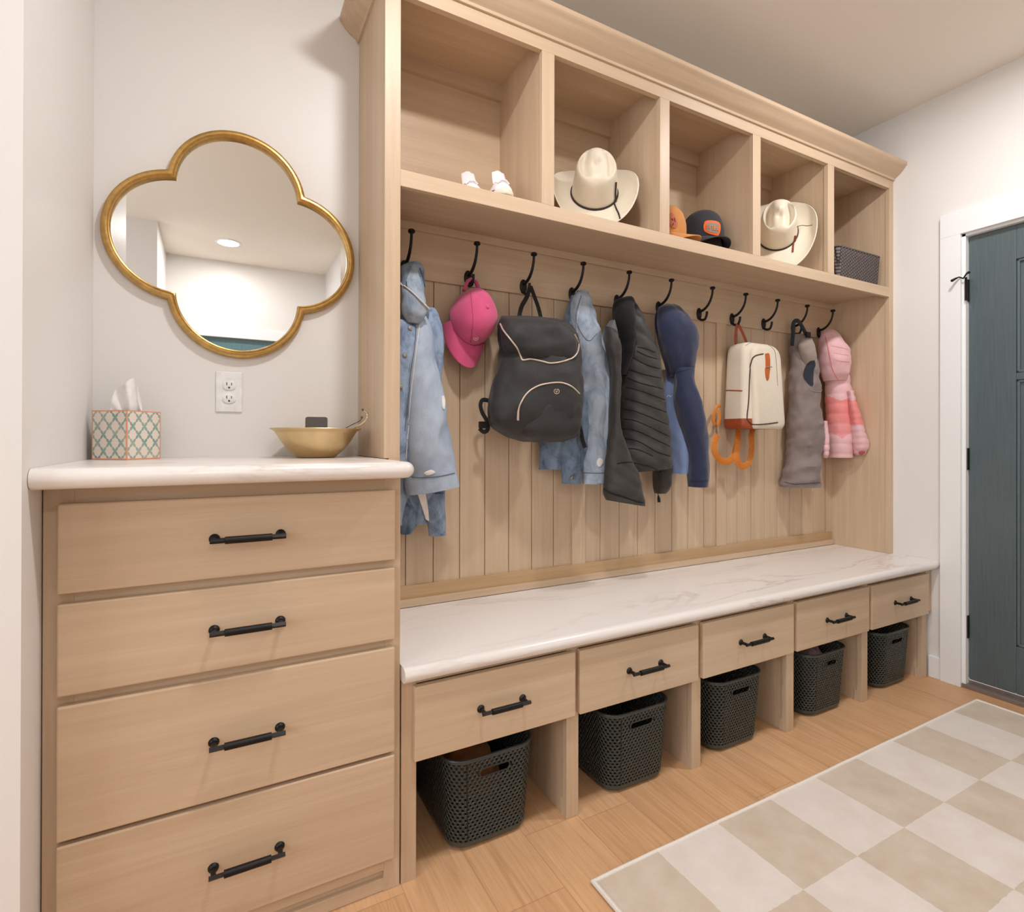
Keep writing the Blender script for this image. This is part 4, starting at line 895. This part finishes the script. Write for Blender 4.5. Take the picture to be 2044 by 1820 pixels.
seam('hood_edge', M['salmon'], t, bv, [(1648, 672), (1653, 690), (1658, 715), (1664, 740), (1674, 758)], .003)
pt = patch(bv, curve([(1714, 901), (1722, 899), (1727, 902), (1722, 907), (1716, 907), (1714, 901)], 14)[:-1], .001, .002)
if pt.f: pt.build('cuff_lining', M['rose_d'], t, smooth=True)
# ================================================================== things on the shelf
SH = 1.8678
M['felt'] = fabric('ivory_straw', (238, 226, 204), .45, 600., .12, .04, .1, .45)
M['felt_edge'] = plain('ivory_binding', (240, 230, 212), .6)
M['cord'] = plain('dark_brown_cord', (48, 34, 28), .7); M['cord_tan'] = plain('rust_brown_strap', (134, 66, 40), .6)
def hat(root, T, crease, ra=(.078, .098), Hc=.118, brim=.085, curl=.045, band=None, dip=.012, fb=1.10):
    n = 64; R = []
    for i in range(13):                       # crown sides
        t = i / 12; s = 1 - .14 * t - .06 * t ** 4; s = s if t < .9 else s * (1 - .9 * (t - .9) * .6)
        R.append([Vector((ra[0] * s * cos(2 * pi * j / n), ra[1] * (s - .02 * t) * sin(2 * pi * j / n), Hc * (t - .0) + .014 * t * sin(2 * pi * j / n) * -1)) for j in range(n)])
    top = R[-1]
    for q in (.93, .84, .72, .58, .42, .25, .08):     # creased top
        ring = []
        for p in top:
            x, y = p.x * q, p.y * q; z = p.z + .014 * (1 - q ** 6)
            z -= crease(x / ra[0], y / ra[1], q); ring.append(Vector((x, y, z)))
        R.append(ring)
    cr = MB(); cr.rings([[T @ p for p in r] for r in R], False, True); cr.build('crown', M['felt'], root, smooth=True, angle=180)
    G = []
    for i in range(15):
        q = i / 14; ring = []
        for j in range(n):
            a = 2 * pi * j / n; cx_, sy_ = cos(a), sin(a); rr = fb
            x = (ra[0] + brim * .95 * q) * cx_; y = (ra[1] + brim * rr * q) * sy_; z = .004 - .004 * q + curl * (abs(cx_) ** 3) * q ** 2.2 - dip * (abs(sy_) ** 4) * q ** 1.5
            x -= math.copysign(curl * .35 * abs(cx_) ** 3 * q ** 3, cx_); ring.append(T @ Vector((x, y, z)))
        G.append(ring)
    br = MB(); br.rings(G, False, False); br.build('brim', M['felt'], root, smooth=True, angle=180, solid=.0028)
    e = MB(); P = G[-1]; R2 = []
    for j in range(n + 1):
        p = P[j % n]; tt = (P[(j + 1) % n] - P[j - 1 if j else n - 1]).normalized(); a_ = tt.cross((T.to_3x3() @ Vector((0, 0, 1)))).normalized(); b__ = tt.cross(a_)
        R2.append([p + a_ * (.0022 * cos(w_)) + b__ * (.0022 * sin(w_)) for w_ in [2 * pi * k / 6 for k in range(6)]])
    e.rings(R2, False, False); e.build('brim_edge', M['felt_edge'], root, smooth=True)
    bd = MB(); R3 = []
    for j in range(n + 1):
        a = 2 * pi * j / n; c = Vector(((ra[0] * .995 + .0015) * cos(a), (ra[1] * .995 + .0015) * sin(a), .0085)); o = Vector((cos(a), sin(a), 0))
        R3.append([T @ (c + o * (.0028 * cos(w_)) + Vector((0, 0, .0036 * sin(w_)))) for w_ in [2 * pi * k / 6 for k in range(6)]])
    bd.rings(R3, False, False); bd.build('hat_band', band or M['cord'], root, smooth=True)
    return cr, br
def settle(root, z0, ymax=-.0135):
    vs = [v.co + Vector(o['_o']) for o in bpy.data.objects if o.parent == root for v in o.data.vertices]
    dz = z0 + .0012 - min(v.z for v in vs); dy = min(0, ymax - max(v.y for v in vs)); root.location.z += dz; root.location.y += dy; print('settle', root.name, round(dz, 4), round(dy, 4))
def crease1(x, y, q): return .030 * (math.exp(-((abs(x) - .56) / .20) ** 2)) * min(1, (1 - q) * 5 + .12) * (1 - .25 * y)
t = thing('cowboy_hat', 'ivory cowboy hat with a thin dark cord tilted upright in the second cubby', 'hat', (1.51, -.2, SH), 'ivory cowboy hats on the shelf')
q = at(1186, 383, Y=-.165); T = frame((q.x, -.165, 2.045), (-.27, -.46, -.85), (-.44, -.72, .54))
cr, br = hat(t, T, crease1, ra=(.085, .102), brim=.092, curl=.05, fb=.78)
bv = bvh_of(cr, br)
for pts in ([(1228, 352), (1227, 370), (1227, 385), (1226, 397)], [(1226, 397), (1230, 407), (1235, 417), (1238, 427)]):
    seam('cord_end', M['cord'], t, bv, pts, .003, 20, .004)
settle(t, SH)
t = thing('cowboy_hat', 'ivory cowboy hat with deep creased crown and rust strap in the fourth cubby', 'hat', (2.50, -.2, SH), 'ivory cowboy hats on the shelf')
q = at(1551, 462, Y=-.165); T = frame((q.x, -.165, 2.05), (-.33, -.27, -.90), (-.66, -.57, .42))
def crease2(x, y, q): return .042 * (math.exp(-((abs(x) - .55) / .20) ** 2)) * min(1, (1 - q) * 5 + .15)
cr, br = hat(t, T, crease2, ra=(.085, .104), brim=.096, curl=.058, band=M['cord'])
bv = bvh_of(cr, br)
seam('chin_strap', M['cord_tan'], t, bv, [(1586, 477), (1585, 487), (1583, 498), (1582, 511)], .0042, 20, .004, flat=.6)
seam('brim_cord', M['cord'], t, bv, [(1591, 459.5), (1601, 457), (1612, 458), (1622, 456)], .0016, 20, .001)

settle(t, SH)
# trucker caps
M['cap_k'] = fabric('charcoal_twill', (58, 58, 64), .8, 600., .2, .1, .1); M['mesh_k'] = fabric('dark_open_mesh', (66, 54, 50), .9, 260., .9, .35, .05)
M['cap_t'] = fabric('tan_orange_twill', (214, 146, 84), .8, 600., .2, .08, .15); M['cap_td'] = fabric('tan_mesh', (192, 134, 80), .9, 260., .6, .2, .1)
M['orange'] = plain('bright_orange_border', (246, 104, 28), .6, 0, .3, 200., .06); M['patch_g'] = plain('grey_patch', (150, 132, 122), .8); M['patch_l'] = plain('amber_lettering', (250, 160, 60), .7)
M['patch_r'] = plain('reddish_brown_patch', (190, 104, 76), .7); M['dk_thread'] = plain('dark_brown_thread', (84, 44, 32), .8)
t = thing('baseball_cap', 'dark brown cap almost hidden under the charcoal cap', 'cap', (2.03, -.15, SH), 'caps')
q = at(1402, 455, Y=-.135)
T = frame((q.x - .012, -.133, SH + .040), (-.10, -1, -.05), (0, -.04, 1))
M['cap_b'] = fabric('dark_brown_twill', (70, 50, 42), .85, 600., .2, .1, .1)
cap_mesh(t, T, (M['cap_b'], M['cap_b'], M['cap_b']), (.084, .094, .118), .066, bend=.010); settle(t, SH)
t = thing('baseball_cap', 'charcoal trucker cap with an orange bordered patch in the third cubby', 'cap', (2.03, -.15, SH), 'caps')
T = frame((q.x - .018, -.142, SH + .080), (-.16, -1, -.08), (0, -.08, 1))
cb, pk = cap_mesh(t, T, (M['cap_k'], M['mesh_k'], M['cap_k']), (.089, .099, .132), .052)
bv = bvh_of(cb)
border = [(1406, 444), (1410, 441), (1420, 440.5), (1432, 443), (1437, 449), (1437, 460), (1434, 469), (1430, 470.5), (1415, 466.5), (1406, 461), (1404.5, 452)]
inner = [(1421 + (x - 1421) * .76, 455.5 + (y - 455.5) * .72) for x, y in border]
pt = patch(bv, curve(border + border[:1], 36)[:-1], .001, .003)
po = t
if pt.f: po = pt.build('front_patch', M['orange'], t, smooth=True)
po = po if pt.f else t
pt2 = patch(bv, curve(inner + inner[:1], 32)[:-1], .0042, .0006)
if pt2.f: pt2.build('patch_field', M['patch_g'], po, smooth=True)
# raised lettering across the patch
GL = {'S': [[(1, .9), (.6, 1), (.1, .85), (.15, .6), (.85, .45), (.9, .15), (.4, 0), (0, .1)]], 'I': [[(.5, 0), (.5, 1)]], 'T': [[(0, 1), (1, 1)], [(.5, 1), (.5, 0)]],
      'K': [[(.1, 0), (.1, 1)], [(.9, 1), (.15, .5), (.9, 0)]], 'A': [[(0, 0), (.5, 1), (1, 0)], [(.2, .35), (.8, .35)]]}
b = MB()
for i, ch in enumerate('SITKA'):
    for st in GL[ch]:
        P = on(bv, [(1409.5 + i * 4.7 + gx * 3.5, 456.5 + i * 1.35 + gx * .8 - gy * 7.5) for gx, gy in cat(st, 10) if True], .0062)
        if len(P) > 2: b.tube(P, .0011, 5)
if b.f: b.build('patch_lettering', M['patch_l'], po, smooth=True)
t = thing('baseball_cap', 'tan orange cap with a reddish patch half hidden by the stile of the third cubby', 'cap', (1.86, -.15, SH), 'caps')
q = at(1322, 450, Y=-.14); T = frame((q.x, -.14, SH + .062), (.42, -1, -.10), (0, -.08, 1))
cb, pk = cap_mesh(t, T, (M['cap_t'], M['cap_td'], M['cap_t']), (.084, .094, .128), .066, bend=.026)
bv = bvh_of(cb)
pl = [(1338, 425), (1344, 428), (1350, 438), (1352, 448), (1349, 455), (1343, 455), (1337, 450), (1335, 438), (1336, 430)]
pt = patch(bv, curve(pl + pl[:1], 30)[:-1], .001, .003)
if pt.f:
    po = pt.build('front_patch', M['patch_r'], t, smooth=True)
    b = MB()
    for st in ([(1340, 437), (1343, 441)], [(1344, 446), (1342, 450)], [(1345, 436), (1347, 444)]):
        P = on(bv, cat(st, 6), .0045)
        if len(P) > 2: b.tube(P, .0014, 5)
    if b.f: b.build('patch_marks', M['dk_thread'], po, smooth=True)

# white sneakers
M['shoe'] = plain('white_knit', (240, 230, 232), .75, 0, .3, 300., .04, .15); M['sole'] = plain('ivory_rubber', (232, 224, 204), .6); M['shoe_line'] = plain('dark_violet_stripe', (70, 58, 76), .6)
def shoe(root, T):
    L = .175; n = 26
    def wid(t): return .030 + .008 * sin(min(1, t * 1.3) * pi) + .004 * (t > .5) * sin((t - .5) * 2 * pi)
    R = []
    for i in range(25):
        t = i / 24; e = max(.06, min(1, sqrt(max(0, 1 - (max(0, t - .80) / .2) ** 2.2)), sqrt(max(0, 1 - (max(0, .12 - t) / .12) ** 2.2))))
        R.append([T @ Vector((wid(t) * e * cos(a), L * (t - .5) + 0, .010 + .011 * math.copysign(abs(sin(a)) ** .45, sin(a)) + .014 * max(0, t - .75) ** 1.5 * 4)) for a in [2 * pi * k / n for k in range(n)]])
    b = MB(); b.rings(R); b.build('sole', M['sole'], root, smooth=True, angle=60); so_ = b
    R = []
    for i in range(29):
        t = i / 28; e = max(.05, min(1, sqrt(max(0, 1 - (max(0, t - .80) / .2) ** 2)), sqrt(max(0, 1 - (max(0, .12 - t) / .12) ** 2))))
        h = .064 - .012 * t if t < .45 else .0586 - .055 * ((t - .45) / .55) ** 1.15 + .014 * sin((t - .45) / .55 * pi)
        R.append([T @ Vector((wid(t) * .95 * e * math.copysign(abs(cos(a)) ** .8, cos(a)) * (1 - .28 * max(0, sin(a))), L * (t - .5) * .97, .019 + max(0, h * e ** .4 * max(0, sin(a)) ** .75) + .012 * max(0, t - .75))) for a in [2 * pi * k / n for k in range(n)]])
    b = MB(); b.rings(R); b.build('upper', M['shoe'], root, smooth=True, angle=60); up_ = b
    b = MB(); R = []
    for i in range(9):
        t = i / 8; R.append([T @ Vector(((.023 - .004 * t ** 3) * cos(a), .012 - .030 * t + .005 * sin(a), .066 + .058 * t - (.010 * (1 if i == 8 else 0)) * abs(cos(a)) ** 2)) for a in [2 * pi * k / 14 for k in range(14)]])
    b.rings(R); b.build('tongue', M['shoe'], root, smooth=True, angle=50)
    b = MB()
    for k in range(4):
        y = .018 + .013 * k; z = .074 - .006 * k
        b.tube([T @ Vector((-.019, y, z - .006)), T @ Vector((-.008, y + .002, z + .004)), T @ Vector((.008, y + .002, z + .004)), T @ Vector((.019, y, z - .006))], .0026, 8)
    b.build('lace', M['shoe'], root, smooth=True)
    b = MB(); b.tube([T @ Vector(p) for p in cat([(-.036, -.03, .034), (-.037, .0, .040), (-.035, .03, .030), (-.028, .06, .024)], 14)], .002, 6); b.tube([T @ Vector(p) for p in cat([(.036, -.03, .034), (.037, .0, .040), (.035, .03, .030), (.028, .06, .024)], 14)], .002, 6); b.build('side_stripe', M['shoe_line'], root, smooth=True)
t = thing('sneaker', 'white sneaker nearer the shelf edge, right of the other white sneaker', 'shoe', (1.10, -.2, SH), 'white sneakers in the first cubby')
shoe(t, frame((1.098, -.222, SH + .001), (-.22, -1, 0), (0, 0, 1))); settle(t, SH)
t = thing('sneaker', 'white sneaker set further back, left of the other white sneaker', 'shoe', (1.02, -.2, SH), 'white sneakers in the first cubby')
shoe(t, frame((1.020, -.172, SH + .024), (-.30, -1, .0), (-.08, .0, 1))); settle(t, SH)

# woven basket
def weave_mat():
    m, nt, b = new_mat('dark_woven_cord')
    tc = nt.nodes.new('ShaderNodeTexCoord'); sp = nt.nodes.new('ShaderNodeSeparateXYZ'); nt.links.new(tc.outputs['Object'], sp.inputs[0])
    u = mth(nt, 'MULTIPLY', mth(nt, 'ADD', sp.outputs[0], sp.outputs[1]), 1 / .012); row = mth(nt, 'FLOOR', u)
    v = mth(nt, 'ADD', mth(nt, 'MULTIPLY', sp.outputs[2], 1 / .016), mth(nt, 'MULTIPLY', mth(nt, 'MODULO', mth(nt, 'ABSOLUTE', row), 2.), .5))
    fu = mth(nt, 'ABSOLUTE', mth(nt, 'SUBTRACT', mth(nt, 'FRACT', u), .5)); fv = mth(nt, 'ABSOLUTE', mth(nt, 'SUBTRACT', mth(nt, 'FRACT', v), .5))
    h = mth(nt, 'SUBTRACT', 1., mth(nt, 'MULTIPLY', mth(nt, 'ADD', mth(nt, 'POWER', mth(nt, 'MULTIPLY', fu, 2.), 2.), mth(nt, 'POWER', mth(nt, 'MULTIPLY', fv, 2.), 2.)), .6))
    nt.links.new(ramp(nt, h, [(.15, lin((34, 28, 28))), (.6, lin((84, 74, 74))), (.95, lin((124, 110, 108)))]), b.inputs['Base Color'])
    b.inputs['Roughness'].default_value = .7; bump(nt, b, h, .9, .006); return m
t = thing('woven_basket', 'low dark woven basket on the shelf of the fifth cubby', 'basket', (3.0, -.17, SH))
b = MB(); R = []
x0_, x1_, yf, yb, hh = 2.845, 3.172, -.288, -.05, .148
for z, s in ((.0055, .0), (.03, .2), (.075, .5), (.12, .85), (hh, 1.0)):
    g = .010 * s; r = .016; L = []
    for qx, qy, a0 in ((x1_ + g, yf - g * .5, -pi / 2), (x1_ + g, yb + g * .5, 0), (x0_ - g, yb + g * .5, pi / 2), (x0_ - g, yf - g * .5, pi)):
        sx = -1 if qx > 3 else 1; sy = 1 if qy < -.15 else -1
        for k in range(5): a = a0 + pi / 2 * k / 4; L.append((qx + sx * r + r * cos(a), qy + sy * r + r * sin(a), SH + z + (.008 * (1 - s) if False else 0)))
    R.append(L)
b.rings(R, True, False); wm = weave_mat(); b.build('body', wm, t, smooth=True, solid=.008, angle=60)
b = MB(); P = [Vector(p) for p in R[-1]]; b.tube(P + [P[0]], .0065, 8); b.build('rim', wm, t, smooth=True)

# ================================================================== things on the countertop
def tissue_mat():
    m, nt, b = new_mat('printed_tissue_carton')
    uv = nt.nodes.new('ShaderNodeUVMap'); sp = nt.nodes.new('ShaderNodeSeparateXYZ'); nt.links.new(uv.outputs[0], sp.inputs[0]); u, v = sp.outputs[0], sp.outputs[1]
    K = 3.0
    def dg(op):
        a = mth(nt, 'ADD' if op > 0 else 'SUBTRACT', mth(nt, 'MULTIPLY', u, K), mth(nt, 'MULTIPLY', v, K * .98)); return mth(nt, 'ABSOLUTE', mth(nt, 'SUBTRACT', mth(nt, 'FRACT', mth(nt, 'ADD', a, 5.)), .5))
    d1, d2 = dg(1), dg(-1)
    leaf = mth(nt, 'ADD', .04, mth(nt, 'MULTIPLY', .09, mth(nt, 'ABSOLUTE', mth(nt, 'SINE', mth(nt, 'MULTIPLY', d2, 2 * pi)))))
    leaf2 = mth(nt, 'ADD', .04, mth(nt, 'MULTIPLY', .09, mth(nt, 'ABSOLUTE', mth(nt, 'SINE', mth(nt, 'MULTIPLY', d1, 2 * pi)))))
    on_ = mth(nt, 'MAXIMUM', mth(nt, 'LESS_THAN', d1, leaf), mth(nt, 'LESS_THAN', d2, leaf2))
    tone = tex_noise(nt, coords(nt), 26., 2., .5)
    teal = ramp(nt, tone, [(.3, lin((86, 146, 140))), (.5, lin((126, 168, 158))), (.7, lin((164, 178, 158)))])
    c = mix(nt, mth(nt, 'MULTIPLY', on_, .85), lin((236, 222, 210)), teal)
    eu = mth(nt, 'MINIMUM', u, mth(nt, 'SUBTRACT', 1., u)); ev = mth(nt, 'MINIMUM', v, mth(nt, 'SUBTRACT', 1., v))
    edge = mth(nt, 'LESS_THAN', mth(nt, 'MINIMUM', eu, ev), .026)
    c = mix(nt, edge, c, lin((236, 160, 128))); nt.links.new(c, b.inputs['Base Color']); b.inputs['Roughness'].default_value = .5; return m
t = thing('tissue_box', 'patterned teal and cream tissue box in the corner of the countertop', 'tissue box', (.084, -.085, H))
F = Vector((.0935, -.155, H + .0005)); ux = Vector((-.081, .065, 0)).normalized() * .1035; uy = Vector((.065, .081, 0)).normalized() * .1035; hz = Vector((0, 0, .1245))
b = MB(); b.uv = []
for o_, a, c in ((F, ux, hz), (F, uy, hz), (F + ux, uy, hz), (F + uy, ux, hz)):
    b.add([o_, o_ + a, o_ + a + c, o_ + c], [(0, 1, 2, 3)]); b.uv += [(0, 0), (1, 0), (1, 1), (0, 1)]
n = 24; cc = F + (ux + uy) / 2 + hz; oval = [cc + ux * (.36 * cos(2 * pi * k / n)) + uy * (.24 * sin(2 * pi * k / n)) for k in range(n)]
sq = []
for k in range(n):
    a = 2 * pi * k / n; m_ = max(abs(cos(a)), abs(sin(a))); sq.append(cc + ux * (.5 * cos(a) / m_) + uy * (.5 * sin(a) / m_))
b.add(sq + oval, [(k, (k + 1) % n, n + (k + 1) % n, n + k) for k in range(n)]); b.uv += [(.5, .3)] * (2 * n)
b.add([F, F + ux, F + ux + uy, F + uy], [(0, 3, 2, 1)]); b.uv += [(.5, .5)] * 4
b.build('carton', tissue_mat(), t)
b = MB(); P0 = at(218, 816, Y=-.085); P1 = at(285, 816, Y=-.085)
G = []; nu, nv = 34, 16; TP = cat([(222, 800), (225, 790), (232, 776), (245, 768), (255, 760), (268, 754), (274, 768), (279, 788), (283, 806)], nu + 1)
for lay in (0, 1):
    for i in range(nv + 1):
        v = i / nv
        for j in range(nu + 1):
            u = j / nu; e_ = TP[j]
            bx_ = 219 + (284 - 219) * u; px, py = bx_ + (e_[0] - bx_) * v, 822 + (e_[1] - 822) * v
            yy = -.090 + .014 * sin(u * 8) * (.6 + .4 * v) + .006 * sin(u * 17 + v * 4) - lay * .0008; G.append(at(px, py, Y=yy))
k = (nu + 1) * (nv + 1); b.add(G, [(i * (nu + 1) + j, i * (nu + 1) + j + 1, (i + 1) * (nu + 1) + j + 1, (i + 1) * (nu + 1) + j) for i in range(nv) for j in range(nu)] + [(k + i * (nu + 1) + j, k + (i + 1) * (nu + 1) + j, k + (i + 1) * (nu + 1) + j + 1, k + i * (nu + 1) + j + 1) for i in range(nv) for j in range(nu)])
b.build('tissue_sheet', plain('white_tissue', (246, 243, 240), .9), t, smooth=True)

bc = (.545, -.145)

b = MB(); b.lathe([(.0, .0008), (.050, .0008), (.0555, .003), (.060, .008), (.078, .024), (.096, .048), (.108, .068), (.114, .077), (.1245, .0815), (.1255, .083), (.1245, .0845), (.113, .081), (.106, .071), (.094, .052), (.076, .028), (.058, .012), (.048, .006), (0, .005)], (bc[0], bc[1], H), 56, cap=False)
o = b.build('brass_bowl', M['brass'], base=(bc[0], bc[1], H), smooth=True, angle=60); tag(o, 'shallow flared brass bowl on the countertop', 'bowl')
t = thing('smartphone', 'dark phone leaning upright inside the brass bowl', 'phone', (.55, -.12, H + .03))
pc_ = at(632, 833, Y=-.135); ax = Vector((.98, -.18, 0)).normalized(); az = Vector((.05, .25, 1)).normalized(); an = ax.cross(az).normalized()
def card(w_, h_, d0, d1, r):
    R = []
    for d in (d0, d1):
        L = []
        for qx, qz, a0 in ((1, 1, 0), (-1, 1, pi / 2), (-1, -1, pi), (1, -1, 1.5 * pi)):
            for k in range(6): a = a0 + pi / 2 * k / 5; L.append(pc_ + Vector((0, 0, .0)) + ax * (qx * (w_ - r) + r * cos(a)) + az * (qz * (h_ - r) + r * sin(a) - h_) + an * d)
        R.append(L)
    b = MB(); b.rings(R); return b
card(.0315, .046, -.004, .004, .007).build('case', plain('pale_metal_edge', (170, 160, 150), .4, .5), t, smooth=True, angle=40)
card(.0300, .0445, .0041, .0048, .006).build('screen', plain('dark_speckled_glass', (74, 66, 62), .35, 0, .5, 400., .3), t, smooth=True, angle=40)
t = thing('eyeglasses', 'wire eyeglasses with curved arms sticking out of the brass bowl beside the locker', 'glasses', (.62, -.2, H + .08))
g1 = [tuple(at(x, y, Y=yy)) for x, y, yy in curve([(683, 858, -.135), (700, 849, -.16), (716, 841, -.185), (722, 835, -.19)], 20)]
b = MB(); b.tube(g1, .0013, 8); b.build('temple_arm', plain('gunmetal_wire', (120, 108, 92), .35, .8), t, smooth=True)
g2 = [tuple(at(x, y, Y=yy)) for x, y, yy in curve([(700, 857, -.19), (715, 850, -.205), (728, 841, -.215), (733.5, 832, -.22), (732, 824, -.22), (727, 819, -.22)], 26)]
b = MB(); b.tube(g2, .0028, 8); b.build('temple_arm', plain('silver_wire', (206, 190, 160), .25, .9), t, smooth=True)
for (x, y, yy), r in (((724, 817.5, -.22), .004), ((722, 832.5, -.19), .0042)):
    p = at(x, y, Y=yy); b = MB(); b.lathe([(0, -r), (r * .7, -r * .7), (r, 0), (r * .7, r * .7), (0, r)], p, 12); b.build('ear_tip', plain('grey_ear_tip', (92, 96, 94), .5), t, smooth=True)
b = MB(); b.tube([tuple(Vector(g1[0])), tuple(Vector(g1[0]) + Vector((-.03, .012, -.024))), tuple(Vector(g2[0]) + Vector((-.045, .02, -.024))), tuple(g2[0])], .0014, 8); b.build('lens_frame', plain('gunmetal_frame', (120, 108, 92), .35, .8), t, smooth=True)

# ================================================================== cloths in two baskets, hinge hook
def heap(name, mat, label, catg, cx, cy, cz, rx, ry, rz, seed):
    b = MB(); R = []; n, m = 40, 20
    for i in range(m + 1):
        th = -pi / 2 + pi * i / m; ring = []
        for j in range(n):
            a = 2 * pi * j / n; d = Vector((cos(th) * cos(a), cos(th) * sin(a), sin(th)))
            k = 1 + .34 * noise.noise(d * 2.1 + Vector((seed, 0, 0))) + .18 * abs(noise.noise(d * 5 + Vector((0, seed, 0))))
            ring.append((cx + rx * d.x * min(k, 1.08), cy + ry * d.y * min(k, 1.08), cz + rz * d.z * k))
        R.append(ring)
    b.rings(R, False, False); return tag(b.build(name, mat, base=(cx, cy, cz - rz), smooth=True, angle=180), label, catg)
heap('folded_cloth', fabric('tan_cloth', (172, 118, 64), .9), 'tan cloth lying inside the basket nearest the drawer chest', 'cloth', 0.962, -.29, .122, .082, .115, .072, 2.)
heap('scarf', fabric('pinkish_grey_knit', (140, 118, 122), .95, 260., .5, .3), 'pinkish grey knit cloth rising above the rim of its basket', 'cloth', 2.474, -.31, .17, .094, .135, .105, 7.)
t = thing('hinge_hook', 'small black double hook hung on the top hinge of the slate door', 'door hook', (3.24, -.614, 1.84))
yh = -.6135
b = MB(); b.box(XW - .016, XW - .012, yh - .012, yh - .004, 1.738, 1.842); b.build('back_strip', M['hook'], t)
for pts, e in (([(yh, 1.838), (yh + .012, 1.846), (yh + .022, 1.840), (yh + .030, 1.832)], 1), ([(yh, 1.838), (yh - .012, 1.848), (yh - .022, 1.853), (yh - .032, 1.852)], 1)):
    b = MB(); b.tube([(XW - .018 - .010 * i, y, z) for i, (y, z) in enumerate(pts)], [.003, .003, .0045, .0062], 10); b.lathe([(0, -.006), (.0045, -.004), (.0065, 0), (.0045, .004), (0, .006)], (XW - .018 - .030, pts[-1][0], pts[-1][1]), 12); b.build('prong', M['hook'], t, smooth=True)
